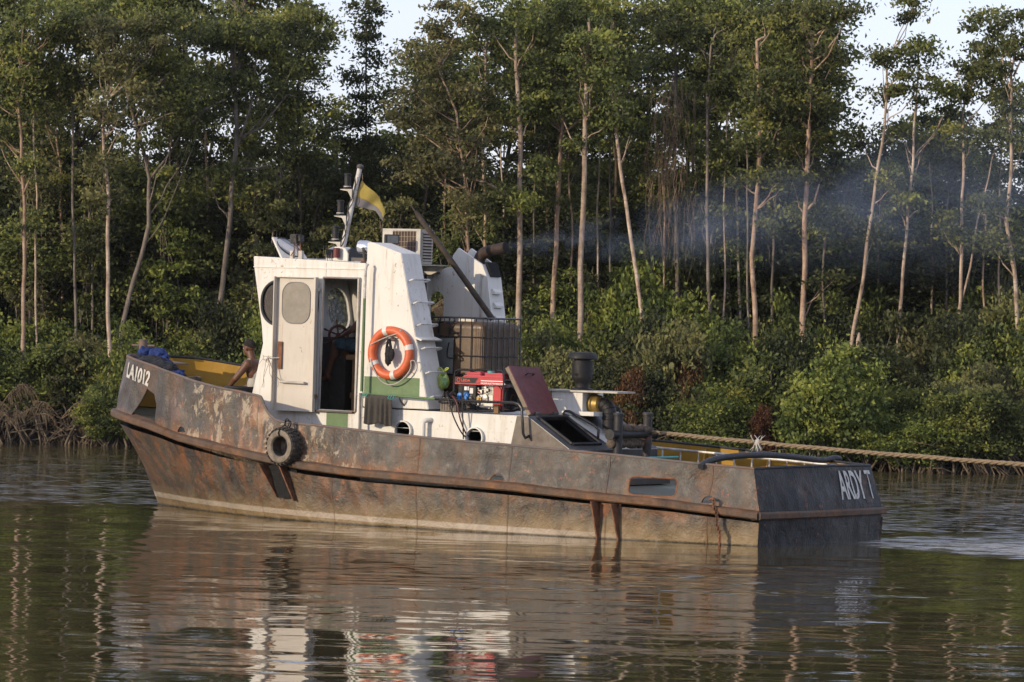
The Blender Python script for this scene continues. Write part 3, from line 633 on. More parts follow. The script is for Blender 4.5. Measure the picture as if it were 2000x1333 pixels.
# paint: after slope, its side triangle and stern bulkhead are dark
for nm,L,t in (('side_panel_dark',[(4.12,ZC-.022),(3.952,ZC-.024),(3.252,1.10),(3.252,.6),(4.32,.6)],None),):
    MB().prism(L,lambda s,z:(s,HW+.0005,z),lambda s,z:(s,HW+.004,z)).build(nm,'dark_side',tug,smooth=0)
def slab(k0,k1,tA0,tB0,tA1,tB1,mat,name,off=.004,th=.003):
    a=[slp(k0,tA0,off),slp(k0,tB0,off),slp(k1,tB1,off),slp(k1,tA1,off)]; b_=[p+Vector((-.54,0,.84))*th for p in a]
    return MB().add(a+b_,[(3,2,1,0),(4,5,6,7),(0,1,5,4),(1,2,6,5),(2,3,7,6),(3,0,4,7)]).build(name,mat,tug,smooth=0)
slab(.0,1,HW,.955,HW,.955,'casing_black','slope_panel'); slab(0,1,.215,.16,.215,.0,'casing_black','slope_panel')
slab(.87,1,.95,.22,.95,.22,'casing_black','slope_panel'); slab(0,.05,.95,.22,.95,.22,'casing_black','slope_panel')
slab(0,1,-.22,-HW,-.42,-HW,'casing_black','slope_panel',off=.0045); slab(0,1,.155,-.215,-.005,-.415,'white','white_stripe',off=.005)
mb=MB(); 
for a,b_ in (((.06,.95),(.06,.22)),((.06,.22),(.86,.22)),((.86,.22),(.86,.95)),((.86,.95),(.06,.95))):
    p,q=slp(*a,.02),slp(*b_,.02); mb.tube([p,q],.022,6)
mb.build('hatch_coaming','black',tug)
MB().lathe(slp(.75,.55,-.22),(-.3,1,.1),[(.0,0),(.10,0),(.12,.03),(.12,.07),(.03,.09)],20,cap=False).build('engine_pulley','brass',tug)
MB().b2((3.24,-HW+.01,.5),(3.248,HW-.01,1.10)).build('after_bulkhead','casing_black',tug,smooth=0)
# raised hatch lid
L0,L1,L2,L3=T(994,715,.95),T(1053,718,.24),T(1092,808,.24),T(1037,808,.95)
nrm=(Vector(L1)-Vector(L0)).cross(Vector(L3)-Vector(L0)).normalized(); 
if nrm.x>0: nrm=-nrm
mb=MB(); a=[Vector(p) for p in (L0,L1,L2,L3)]; b_=[p-nrm*.012 for p in a]; mb.add(a+b_,[(0,1,2,3),(7,6,5,4),(0,4,5,1),(1,5,6,2),(2,6,7,3),(3,7,4,0)])
lid=mb.build('hatch_lid','maroon',tug,smooth=0)
mb=MB(); mid_=sum(a,Vector())/4
for i in range(4):
    p,q=a[i],a[(i+1)%4]; mb.add([p-nrm*.013,q-nrm*.013,q-nrm*.07,p-nrm*.07]+[x+(mid_-x)*.02 for x in (p-nrm*.013,q-nrm*.013,q-nrm*.07,p-nrm*.07)],[(0,1,2,3),(7,6,5,4),(0,4,5,1),(3,2,6,7),(1,5,6,2),(0,3,7,4)])
mb.build('lid_flange','maroon_edge',lid,smooth=0)
e=(a[1]-a[0]).normalized(); dn=(a[3]-a[0]).normalized(); hp=a[0]+e*.30+dn*.13
MB().tube([hp,hp+nrm*.04,hp+nrm*.04+e*.16,hp+e*.16],.009).build('handle','black',lid)
for t in (.8,.35): MB().cyl((4.0,t-.05,ZC+.01),(4.0,t+.05,ZC+.01),.025).build('hinge','dark_steel',lid)
MB().b2((4.2,HW+.0005,1.30),(6.64,HW+.003,1.306)).build('weld_seam','white',tug,smooth=0)
# portholes collars
for px,py in ((789,842),(929,855)):
    c=T(px,py,HW)
    ring=[]; mb=MB(); n=32; prof=[(.125,-.02),(.125,.05),(.143,.05),(.143,-.0)]
    mb.lathe(c,(0,1,0),prof,32,cap=False); mb.build('porthole_collar','white',tug)
mb=MB(); p=T(826,852,HW+.10); mb.tube([p+Vector((0,0,-.12)),p+Vector((0,0,.12)),p+Vector((0,-.0,.19)),p+Vector((-.03,-.03,.215)),p+Vector((-.06,-.09,.22)),p+Vector((-.07,-.16,.22))],.034,12); mb.build('breather_pipe','white',tug)
# hand rails
rail=[T(703,771,1.24),T(760,773,1.24),T(850,780,1.24),T(940,785,1.24),T(1002,787,1.24),T(1013,790,1.24),T(1019,798,1.24),T(1020,815,1.24),T(1022,848,1.24),T(1026,856,1.22),T(1033,852,1.13)]
mb=MB().tube(rail[:3],.017,8); mb.build('hand_rail','green_band',tug)
MB().tube(rail[2:],.019,8).build('hand_rail','black_gloss',tug)
for x in (780,905): MB().tube([T(x,778,1.24),T(x,779,1.24)-Vector((0,.05,.05)),T(x,779,1.24)-Vector((0,.13,.1))],.012).build('rail_bracket','dark_steel',tug)
MB().tube([slp(.02,.10),T(1099,808,.12),T(1105,803,.12),T(1112,804,.12),T(1162,832,.12),T(1169,840,.12),T(1168,855,.12),T(1163,866,.12)],.020,8).build('grab_rail','black_gloss',tug)
MB().tube([T(1182,791,-.95),T(1200,793,-.95),T(1210,800,-.95),T(1214,812,-.95),T(1214,822,-.95)],.018,8).build('grab_rail','black_gloss',tug)
# vent box, plate, mushroom vent, elbow
MB().b2((3.80,-.02,ZC-.005),(4.30,-.55,1.862)).build('vent_box','white',tug,smooth=0,bev=.004)
MB().b2((3.58,.04,ZC-.01),(4.32,-.62,ZC+.045)).build('vent_box_plinth','white',tug,smooth=0)
MB().b2((3.22,.02,1.864),(4.44,-.45,1.888)).build('vent_plate','ac_white',tug,smooth=0)
mb=MB().lathe((3.93,-.2,1.889),(0,0,1),[(.16,0),(.15,.02),(.10,.035),(.095,.09),(.10,.10),(.14,.16),(.142,.18),(.142,.40),(.12,.40),(.12,.43)],32); vb=mb.build('mushroom_vent','black',tug)
mb=MB().lathe((3.93,-.2,2.31),(0,0,1),[(.13,0),(.185,.0),(.205,.012),(.20,.04),(.175,.085),(.165,.095),(.0,.10)],32,cap=False); mb.build('vent_cap','black',vb)
MB().lathe((3.93+.0,-.2+.13,2.10),(0,1,0),[(.025,0),(.025,.018),(.012,.019)],12).build('vent_port','soot_and_shade',vb)
MB().lathe((3.80,-.26,1.70),(-1,0,0),[(.14,0),(.15,.03),(.15,.05),(.13,.07),(.125,.14),(.10,.16)],28).build('brass_flange','brass',tug)
el=[(3.70,-.26,1.70)]+[(3.62-.11*math.sin(R(a)),-.26,1.70-.12+.12*math.cos(R(a))) for a in range(0,91,15)]+[(3.51,-.26,1.35)]
mb=MB()
mb.tube(el,.095,20); 
for p,q in zip(el[1:-1:2],el[2::2]): 
    dd=(Vector(q)-Vector(p)).normalized(); mb.lathe(Vector(p),dd,[(.096,-.006),(.103,0),(.096,.006)],20,cap=False)
mb.lathe((3.51,-.26,1.50),(0,0,1),[(.096,0),(.104,.005),(.104,.03),(.096,.035)],20,cap=False)
mb.build('vent_elbow','black',tug)
# towing bitts
bt=[]
for t in (.38,-.38):
    mb=MB().lathe((2.97,t,zdeck(3)),(0,0,1),[(.062,0),(.062,.92),(.075,.925),(.075,.955),(.05,.965)],24); mb.build('bitt_post','bitt_black',tug)
MB().lathe((2.97,.60,1.32),(0,-1,0),[(.075,0),(.075,.02),(.058,.021),(.058,1.15),(.075,1.151),(.075,1.17)],20).build('bitt_crossbar','black',tug)
MB().b2((2.72,-.6,zdeck(3)+.002),(3.22,.6,zdeck(3)+.08)).build('bitt_base','dark_steel',tug,smooth=0)
# tow hoop across the stern deck
def SS(x,y): return S(x,y,.85)
hp=[SS(1368,912),SS(1378,903),SS(1400,896),SS(1440,890.5),SS(1480,889),SS(1520,890),SS(1560,894),SS(1595,899),SS(1617,899),SS(1630,894),SS(1640,897)]
MB().tube(smooth3(hp),.042,12).build('tow_hoop','gasket',tug)
# bow post
b0=T(279,698,0); MB().lathe((b0.x,0,1.9),(0,0,1),[(.062,0),(.062,.455),(.066,.46),(.066,.475),(.05,.478)],20).tube([(b0.x+.16,.06,2.29),(b0.x-.16,-.06,2.29)],.016).build('bow_post','bollard',tug)
MB().prism([(10.85,2.03),(11.3,2.1),(11.3,2.115),(10.85,2.045)],lambda s,z:(s,-.45 if s<11 else -.2,z),lambda s,z:(s,.45 if s<11 else .2,z)).build('bow_breasthook','bollard',tug,smooth=0)
MB().cyl((10.15,1.05,1.2),(10.15,1.05,1.75),.035).build('fairlead_stay','yellow',tug)
# hatch box on the fore deck
MB().b2((8.72,.15,.9),(9.30,.75,1.56)).build('forward_hatch','ac_white',tug,smooth=0,bev=.01)
# ---- mast
m0,m1=T(668,486,0),T(703,328,0)
mast=MB().cyl(m0-Vector((0,0,.05)),m1,.040,.034,16).build('mast','pole_white',tug)
MB().lathe(m1,(m1-m0),[(.045,-.01),(.05,0),(.05,.03),(.02,.05)],14).build('mast_cap','dark_steel',mast)
ax=(m1-m0).normalized()
for (x,y0,y1,bx) in ((678.5,341,367,690),(664.5,393,419,676),(655,444,470,667)):
    c0=T(x,y1,.02); h=(y1-y0)/150
    lp=MB().lathe(c0,(0,0,1),[(.052,-.012),(.062,-.012),(.062,.012),(.047,.014),(.047,h),(.055,h+.004),(.055,h+.018),(.04,h+.03)],16).build('navigation_light','black',tug)
    MB().lathe(c0,(0,0,1),[(.054,.002),(.054,.022)],16).build('lens_ring','tape',lp)
    tt=(c0.z+.0-m0.z)/(m1.z-m0.z); mp=m0+(m1-m0)*tt
    MB().prism([(0,-.02),(.34,-.02),(.34,-.03),(.12,-.05),(.0,-.16)],lambda a_,b2_:(mp.x+a_*.6+.02,-.02,c0.z+b2_),lambda a_,b2_:(mp.x+a_*.6+.02,.06,c0.z+b2_)).build('lamp_bracket','ac_white',lp,smooth=0)
mb=MB()
for k in range(2):
    pts=[]
    for i in range(20):
        q=m0+(m1-m0)*(i/22+.02); a_=i*.55+k*2; pts.append(q+Vector((.045*math.cos(a_)*.6-.01,.045,.0))+Vector((.012*math.sin(i*1.3+k),0,0)))
    mb.tube(pts,.006,5)
mb.build('mast_cable','cable',mast)
# mast foot housing
c=T(666,495,0)
MB().prism([(-.19,0),(.19,0),(.19,.10),(.15,.17),(.08,.20),(-.08,.20),(-.15,.17),(-.19,.10)],lambda a_,b2_:(c.x+a_,-.10,3.58+b2_),lambda a_,b2_:(c.x+a_,.10,3.58+b2_)).build('mast_foot','white',tug,smooth=0,bev=.006)
MB().prism([(-.09,0),(.09,0),(.09,.15),(.06,.19),(-.06,.19),(-.09,.15)],lambda a_,b2_:(c.x-.20+a_*.3,.0+a_*2-.1,3.58+b2_),lambda a_,b2_:(c.x-.225+a_*.3,.0+a_*2-.1,3.58+b2_)).build('foot_side_plate','gasket',tug,smooth=0)
c2=T(657,504,.16); MB().lathe(c2,(0,0,1),[(.05,0),(.05,.13),(.04,.14)],14).build('stub_light','maroon',tug)
c2=T(645,504,.1); MB().box(c2+Vector((0,0,.06)),(.10,.06,.12)).build('horn_box','black',tug,smooth=0)
# chrome search light and its bracket
c=T(718,484,.5)
sl_=MB().lathe(c+Vector((-.10,0,0)),(1,.2,.05),[(.02,0),(.06,.01),(.085,.05),(.092,.10),(.092,.20),(.085,.22)],24).build('search_light','chrome',tug)
MB().tube([c+Vector((0,.11,.0)),c+Vector((-.02,.11,-.10)),c+Vector((0,.05,-.20)),c+Vector((.1,-.0,-.22))],.02,6).box(c+Vector((.08,0,-.17)),(.30,.12,.05)).box(c+Vector((-.08,0,-.15)),(.09,.10,.14)).build('light_bracket','dark_steel',sl_)
# raised roof hatch with oval pane, flood lights
A=[S(x,y,8.35) for x,y in ((533,463),(578,472),(602,505),(551,505))]
mb=MB(); a=[T(533,463,.55),T(576,470,.15),T(601,506,.15),T(552,506,.55)]
nrm=(a[1]-a[0]).cross(a[3]-a[0]).normalized(); nrm=nrm if nrm.y>0 else -nrm
mb.add(a+[p-nrm*.03 for p in a],[(0,1,2,3),(7,6,5,4),(0,4,5,1),(1,5,6,2),(2,6,7,3),(3,7,4,0)]); rh=mb.build('raised_screen','white',tug,smooth=0)
cc=a[0]*.30+a[1]*.26+a[2]*.22+a[3]*.22; ex_=(a[2]-a[0]).normalized(); ey_=nrm.cross(ex_)
pts=[cc+ex_*.20*math.cos(2*PI*i/28)+ey_*.125*math.sin(2*PI*i/28)+nrm*.004+ex_*.0 for i in range(28)]
MB().add(pts+[p+nrm*.004 for p in pts],[tuple(range(28))]+[tuple(range(28,56))]+[(i,(i+1)%28,28+(i+1)%28,28+i) for i in range(28)]).build('screen_pane','glass_pale',rh,smooth=0)
MB().tube(pts,.012,6,closed=True).build('pane_gasket','gasket',rh)
def flood(c,d,name='flood_light',w_=.19,h_=.13):
    d=Vector(d).normalized(); q=d.to_track_quat('X','Z').to_matrix()
    o=MB().box(c,(.10,w_,h_),q).box(c-d*.07,(.06,w_*.7,h_*.7),q).build(name,'black',tug,smooth=0,bev=.006)
    MB().box(c+d*.052,(.006,w_*.84,h_*.8),q).build('lamp_glass','lens',o,smooth=0)
    return o
c=T(578,467,.6); fl_=flood(c,(1,.2,-.1)); MB().tube([c-Vector((0,.03,.05)),c-Vector((.03,.03,.24))],.012).tube([c+Vector((-.07,0,-.05)),c+Vector((-.10,0,-.24))],.012).tube([c-Vector((0,-.06,.03)),c-Vector((.03,-.07,.16)),c-Vector((-.03,-.07,.24))],.008).build('stand','rusty',fl_)
MB().box(T(571,500,.62),(.05,.05,.14)).box(T(588,500,.62),(.06,.05,.14)).build('light_post','ac_white',tug,smooth=0)
c=T(765,468,.45); flood(c,(-.8,.6,0),h_=.135); MB().cyl(c-Vector((0,0,.07)),c-Vector((0,0,.13)),.02).build('flood_foot','black',tug)
# ================================================================ THINGS ON AND ROUND THE BOAT
def single(mb,name,mat,label,cat,base,group=None,**k):   # one-mesh thing in boat coordinates
    o=mb.build(name,mat,None,org=base,**k); o.location=b2w(*base); o.rotation_euler=(0,0,BROT); return tag(o,label,cat,group)
# --- tyre fender
tc=Vector(T(552,873,2.27)); u_=cRM.atS(tc.x); tb=(tc.x,2.15,tc.z)
ty=onboat('tyre',*tb,'old black tyre with pale sidewall hung as a fender on the rusty hull','tyre')
ax=Vector((.10,1,.02)).normalized(); c0=Vector(tb)+Vector((0,-.03,0))
mb=MB(); prof=[(.135,.03),(.15,.0),(.20,-.012),(.235,.01),(.250,.05),(.252,.15),(.236,.19),(.20,.212),(.15,.20),(.135,.17),(.135,.03)]
mb.lathe(c0,ax,prof,48,cap=False)
n_=24; uu=ax.orthogonal().normalized(); vv=ax.cross(uu)
for i in range(n_):
    for sd_ in (0,1):
        a=2*PI*(i+.5*sd_)/n_; d=uu*math.cos(a)+vv*math.sin(a); tg=ax.cross(d); q=Matrix((d,tg,ax)).transposed()
        mb.box(c0+d*.252+ax*(.055+.09*sd_),(.022,.036,.075),q)
        mb.box(c0+d*.243+ax*(.012+.18*sd_),(.018,.03,.03),q)
mb.build('tread','tyre',ty,org=tb)
MB().lathe(c0,ax,[(.136,.185),(.15,.207),(.19,.218),(.222,.206)],48,cap=False).build('sidewall','tyre_wall',ty,org=tb)
p=Vector(T(563,829,2.17)); mb=MB()
mb.tube(smooth3([c0+ax*.20+Vector((0,0,.14)),c0+ax*.24+Vector((0,0,.19)),c0+ax*.15+Vector((0,0,.27)),p+Vector((.02,.06,-.02)),p+Vector((.03,.02,.05)),p+Vector((-.03,-.04,.04)),p+Vector((-.04,.03,-.06)),c0+ax*.1+Vector((0,0,.26))]),.009,6)
for k in range(2): mb.tube([p+Vector((.035*math.cos(a)-.01*k,.03+.01*k,.02+.055*math.sin(a))) for a in [i*2*PI/12 for i in range(12)]],.007,5,closed=True)
single(mb,'tyre_lashing','black_cloth','thin dark lashing tying the tyre to the hull rim','rope',tuple(p))
# --- life ring
lc=Vector(T(763,690,HW+.07)); lb=tuple(lc)
lr=onboat('life_ring',*lb,'orange life ring with silver tapes on the white wheelhouse side','life ring')
axl=Vector((.0,1,.03)).normalized(); RM_,rm_=.308,.062
def tor(a0,a1,n,r,name,mat):
    mb=MB(); mb.tube([lc+Vector((RM_*math.cos(a0+(a1-a0)*i/n),0,RM_*math.sin(a0+(a1-a0)*i/n))) for i in range(n+(0 if a1-a0>6 else 1))],r,16,closed=a1-a0>6); return mb.build(name,mat,lr,org=lb)
tor(0,2*PI,56,rm_,'ring_body','ring_orange')
for a in (75,165,258,330): tor(R(a-6),R(a+6),4,rm_+.0025,'reflective_tape','tape')
mb=MB()
def rp(a,r,y=.03): return lc+Vector((r*math.cos(R(a)),y,r*math.sin(R(a))))
mb.tube(smooth3([rp(120,.37),rp(118,.30,.06),rp(95,.24,.05),rp(70,.22,.04),rp(40,.25,.04),rp(20,.31,.07)]),.008,6)
mb.tube(smooth3([rp(-10,.37,.0),rp(-15,.3,.07),rp(-40,.31,.08),rp(-62,.36,.07),rp(-75,.42,.03),rp(-95,.45,.02),rp(-120,.43,.02),rp(-150,.42,.02),rp(-165,.37,.03)]),.009,6)
mb.tube(smooth3([rp(-165,.37,.03),rp(-168,.42,.02),rp(-162,.46,.02),rp(-152,.47,.02)]),.007,6)
mb.build('grab_line','cord_white',lr,org=lb)
MB().lathe(lc+Vector((-.01,-.06,.19)),(0,1,0),[(.03,0),(.03,.10),(.02,.12)],14).build('hanging_peg','ac_white',lr,org=lb)
# black cloth in the ring
def cloth(fn,nu,nv,name,mat,label,cat,base,th=.006):
    mb=MB().grid(fn,nu,nv); o=single(mb,name,mat,label,cat,base,smooth=180)
    m=o.modifiers.new('s','SOLIDIFY'); m.thickness=th; m.offset=0; return o
cb=tuple(lc+Vector((0,.05,.17)))
mb=MB(); rr=random.Random(5)
def blob(c,rad,sc_,n=10,m=8,seed=0):
    vs=[];fs=[]
    for j in range(m+1):
        for i in range(n):
            th=PI*j/m; ph=2*PI*i/n; d=Vector((math.sin(th)*math.cos(ph),math.sin(th)*math.sin(ph),math.cos(th)))
            k=1+.28*mnoise.noise(d*2.2+Vector((seed,seed*2,1))); vs.append(Vector(c)+Vector((d.x*sc_[0],d.y*sc_[1],d.z*sc_[2]))*rad*k)
    for j in range(m):
        for i in range(n): fs.append((j*n+i,j*n+(i+1)%n,(j+1)*n+(i+1)%n,(j+1)*n+i))
    return vs,fs
mb.tube(smooth3([lc+Vector((0,.05,.20)),lc+Vector((.03,.05,.12)),lc+Vector((.04,.05,.0)),lc+Vector((.02,.05,-.06))]),.018,8)
mb.tube(smooth3([lc+Vector((-.01,.06,.20)),lc+Vector((-.03,.05,.10)),lc+Vector((-.05,.05,.0)),lc+Vector((-.04,.05,-.05))]),.02,8)
mb.add(*blob(lc+Vector((.0,.05,-.04)),1,(.055,.04,.13),14,12,3)); mb.add(*blob(lc+Vector((-.055,.05,-.02)),1,(.04,.035,.085),14,12,5))
single(mb,'black_rag','black_cloth','black rag hanging inside the orange life ring','cloth',cb,smooth=180)
# towel on the rail
p0=Vector(T(716,773,1.26)); p1=Vector(T(768,777,1.26))
def tw(a,b_):
    q=p0.lerp(p1,a); dr_=b_*(.40+.02*math.sin(a*9)); f=.016*math.sin(a*34+math.sin(a*9))*min(1,b_*2.2)+.01*math.sin(a*13)*b_
    q=q+Vector((.03*b_*(a-.5)*-1,.028+f,.022-dr_)); 
    if b_<.05: q.y-=.03
    return tuple(q)
cloth(tw,70,24,'towel','towel','dark brown cloth hung to dry over the hand rail beside the door','towel',tuple(p0))
mb=MB()
for q in (p0+Vector((-.0,.03,.02)),p1+Vector((0,.03,.02))): 
    for k in range(3): mb.tube([q+Vector((-.05+.04*k,0,.02)),q+Vector((-.02+.04*k,.02,-.03)),q+Vector((.03*k-.04,.0,-.05))],.005,5)
single(mb,'peg_string','teal','short turquoise strings tying the dark cloth to the rail','string',tuple(p0))
# plastic bag on a rung
bc=Vector(T(860,742,.72)); bb=(bc.x-.05,.72,bc.z+.13)
mb=MB(); mb.add(*blob(Vector(bb)+Vector((0,0,-.15)),1,(.085,.075,.115),18,14,2)); mb.lathe(Vector(bb)+Vector((0,0,-.07)),(0,0,1),[(.055,0),(.022,.05),(.015,.07)],12)
for k in (-1,1): mb.tube(smooth3([Vector(bb)+Vector((0,0,-.01)),Vector(bb)+Vector((-.05*k,0,.04)),Vector(bb)+Vector((-.09*k,0,.03)),Vector(bb)+Vector((-.05*k,.01,-.0)),Vector(bb)]),.009,6)
single(mb,'plastic_bag','bag','yellow green knotted carrier bag hanging from a ladder rung','bag',bb,smooth=180)
# battery crate
k0=Vector(T(880,806,1.02)); kb=(k0.x,.92,ZC)
mb=MB().b2((k0.x-.10,.78,ZC+.001),(k0.x+.16,1.04,ZC+.19))
for i in range(6): mb.b2((k0.x-.085+i*.042,1.041,ZC+.01),(k0.x-.065+i*.042,1.05,ZC+.15))
single(mb,'battery','dark_side','ribbed dark battery case between the wing and the generator','battery',kb,smooth=0,bev=.004)
# cables
def cab(pts,r,mat,name,label):
    pts=smooth3(pts,3); single(MB().tube(pts,r,6),name,mat,label,'cable',tuple(pts[0]))
cab([T(872,768,1.2),T(876,780,1.27),T(884,812,1.27),T(900,845,1.25),T(912,857,1.14),T(920,860,1.0)],.011,'cable','power_cable','thick black cable looping from the rail into the porthole')
cab([T(880,770,1.2),T(893,785,1.28),T(897,815,1.28),T(908,845,1.2),T(918,858,1.05)],.011,'cable_red','power_cable','dark red cable running down beside the black cable')
cab([T(905,752,1.06),T(902,765,1.08),T(903,782,1.28),T(904,820,1.25),T(905,858,1.2)],.009,'cable','power_cable','thin black lead hanging straight down from the blue plug')
mb=MB(); rr=random.Random(9); c=Vector(T(872,770,1.2))
for k in range(9):
    p=c+Vector((rr.uniform(-.06,.06),rr.uniform(-.05,.05),rr.uniform(-.04,.04))); pts=[p]
    for i in range(7): p=p+Vector((rr.uniform(-.07,.05),rr.uniform(-.04,.04),rr.uniform(-.05,.05))); pts.append(p)
    mb.tube(smooth3(pts,1),.010,5)
single(mb,'cable_tangle','cable','tangle of black wire bunched on the rail by the battery','cable',tuple(c))
# --- generator
G0,G1=5.22,4.41; gt0,gt1=.60,1.02; gz0=ZC; gb=((G0+G1)/2,.78,gz0)
gen=onboat('generator',*gb,'portable diesel generator with red tank and black tube frame','generator')
H_=.575
def gpart(mb,name,mat,**k): return mb.build(name,mat,gen,org=gb,**k)
mb=MB()
for t in (gt0,gt1):
    mb.tube(smooth3([(G0-.05,t,gz0+.06),(G0,t,gz0+.09),(G0,t,gz0+H_-.05),(G0-.05,t,gz0+H_),(G0-.30,t,gz0+H_)]),.016,8)
    mb.tube(smooth3([(G0-.08,t,gz0+.06),(G0-.14,t,gz0+.02),(G1+.12,t,gz0+.02),(G1+.02,t,gz0+.06)]),.014,8)
    mb.tube(smooth3([(G1,t,gz0+.03),(G1,t,gz0+H_-.06),(G1+.02,t,gz0+H_-.01),(G1+.12,t,gz0+H_)]),.016,8)
    mb.tube([(G0,t,gz0+.40),(G1,t,gz0+.40)],.008,6)
for s_ in (G0,G1): mb.tube([(s_,gt0,gz0+.43),(s_,gt1,gz0+.43)],.014,8); mb.tube([(s_,gt0,gz0+.1),(s_,gt1,gz0+.1)],.014,8)
gpart(mb,'frame','black_gloss')
MB().b2((G1+.02,gt0+.03,gz0+.47),(G0-.12,gt1-.03,gz0+.50)).build('fuel_tank','tank_red',gen,org=gb,smooth=30,bev=.012)
MB().b2((4.82,gt0+.04,gz0+.50),(G0-.14,gt1-.05,gz0+.545)).build('fuel_tank','tank_red',gen,org=gb,smooth=30,bev=.018)
MB().b2((G1+.05,gt0+.04,gz0+.50),(4.78,gt1-.05,gz0+.54)).build('fuel_tank','tank_red',gen,org=gb,smooth=30,bev=.018)
gpart(MB().cyl((4.80,.75,gz0+.52),(4.80,.75,gz0+.565),.05,n=20),'tank_cap','teal')
MB().b2((G1+.015,gt1-.012,gz0+.375),(G0-.015,gt1+.006,gz0+.47)).build('name_panel','red',gen,org=gb,smooth=0)
gpart(MB().prism([(G0-.02,gz0+.395),(G0-.02,gz0+.467),(G0-.40,gz0+.467),(G0-.34,gz0+.395)],lambda s,z:(s,gt1+.0062,z),lambda s,z:(s,gt1+.008,z)),'panel_patch','black',smooth=0)
def gmap(s0,s1,z0,z1): return lambda a,b_:(s0+(s1-s0)*a-gb[0],gt1+.0095-gb[1],z0+(z1-z0)*b_-gb[2])
text_mesh('LEDA',gen,gmap(G0-.12,G0-.27,gz0+.412,gz0+.447),'orange_decal',bold=.03,sub=False)
text_mesh('GROUPE ELECTROGENE DIESEL',gen,gmap(G0-.44,G0-.84,gz0+.388,gz0+.408),'decal_white',bold=.03,sub=False)
gpart(MB().tube([(G0-.08+.024*math.cos(a)*-1,gt1+.009,gz0+.432+.026*math.sin(a)) for a in [i*2*PI/20 for i in range(20)]],.006,6,closed=True),'emblem','orange_decal')
gpart(MB().b2((G0-.44,gt1+.0062,gz0+.428),(G0-.82,gt1+.0075,gz0+.437)),'panel_stripe','decal_white',smooth=0)
cp=MB().b2((G0-.05,gt0+.2,gz0+.10),(G0-.34,gt1-.03,gz0+.37)).build('control_panel','black',gen,org=gb,smooth=0,bev=.006)
for s_,z_,w_,h_,m_ in ((G0-.19,gz0+.32,.07,.05,'decal_white'),(G0-.27,gz0+.29,.055,.075,'tape'),(G0-.25,gz0+.21,.05,.05,'grey_steel')): gpart(MB().b2((s_-w_/2,gt1-.029,z_-h_/2),(s_+w_/2,gt1-.022,z_+h_/2)),'label_plate',m_,smooth=0)
for s_,k in ((G0-.095,0),(G0-.20,1)): gpart(MB().lathe((s_,gt1-.028,gz0+.22+.01*k),(0,1,0),[(.038,0),(.04,.03),(.03,.035)],16).b2((s_-.02,gt1-.02,gz0+.17),(s_+.02,gt1+.02,gz0+.22)),'power_socket','socket_blue')
gpart(MB().lathe((G0-.30,.78,gz0+.20),(-1,0,0),[(.10,0),(.135,.02),(.135,.19),(.11,.22)],28),'alternator','dark_steel')
mb=MB().b2((4.64,.62,gz0+.07),(4.86,.93,gz0+.24)).b2((4.66,.66,gz0+.24),(4.80,.90,gz0+.38)).lathe((4.76,.93,gz0+.20),(0,1,0),[(.05,0),(.05,.03),(.02,.04)],12)
for k in range(6): mb.b2((4.63,.64,gz0+.25+k*.02),(4.83,.93,gz0+.258+k*.02))
rr=random.Random(2)
for k in range(16): mb.box((rr.uniform(4.62,4.88),.94,gz0+rr.uniform(.06,.34)),(rr.uniform(.02,.05),.04,rr.uniform(.02,.05)))
gpart(mb,'engine_block','cast',bev=.003)
gpart(MB().b2((4.80,.93,gz0+.16),(4.87,.985,gz0+.21)).cyl((4.835,.985,gz0+.185),(4.835,1.0,gz0+.185),.015),'fuel_pump','brass')
gpart(MB().tube([(4.83,.95,gz0+.26),(4.86,.98,gz0+.29)],.012),'lever','red')
gpart(MB().prism([(4.62,gz0+.06),(4.62,gz0+.37),(4.54,gz0+.40),(4.47,gz0+.33),(4.47,gz0+.06)],lambda s,z:(s,.69,z),lambda s,z:(s,.97,z)),'engine_shroud','red',bev=.02)
gpart(MB().b2((4.60,.951,gz0+.14),(4.555,.956,gz0+.18)),'number_plate','decal_white',smooth=0)
gpart(MB().lathe((4.47,.78,gz0+.20),(-1,.0,0),[(.15,0),(.155,.03),(.13,.05),(.06,.055),(.05,.07),(.03,.07)],28),'flywheel','black')
gpart(MB().lathe((4.414,.78,gz0+.20),(-1,0,0),[(.06,0),(.06,.008),(.035,.009)],20),'pulley','rusty')
# wooden block beneath
single(MB().b2((4.46,1.02,ZC+.001),(4.53,1.07,ZC+.12)),'wooden_chock','wood','short wooden chock propping the generator frame','chock',(4.5,1.05,ZC),smooth=0)
# --- IBC tank
ib=(5.68,0,ZC); ibc=onboat('water_tank',*ib,'brown stained plastic tank in a black wire cage behind the generator','tank')
s0,s1,t0,t1=5.10,6.28,-.48,.48; zt=2.83
def tank(a,b_):  # rounded ribbed body
    P=2*((s1-s0)+(t1-t0)); r=.10
    ang=a*2*PI; c_,s__=math.cos(ang),math.sin(ang); n=14
    x=abs(c_)**(2/n)*(1 if c_>0 else -1); y=abs(s__)**(2/n)*(1 if s__>0 else -1)
    rib=1-.012*abs(math.sin(a*2*PI*14))*(1 if .08<b_<.95 else 0)
    k=rib*(1 if b_<.96 else 1-(b_-.96)*2.5); 
    return ((s0+s1)/2+x*(s1-s0-.03)/2*k,y*(t1-t0-.03)/2*k,ZC+.16+(zt-.05-ZC-.16)*min(1,b_))
mb=MB().grid(tank,168,22); top=[tank(i/60,1) for i in range(60)]; mb.add(top,[tuple(range(60))]); mb.build('tank_body','tank_amber',ibc,org=ib,smooth=60)
mb=MB().b2((s0+.001,t0+.02,ZC+.22),(s0-.004+.02,t1-.02,ZC+.23))
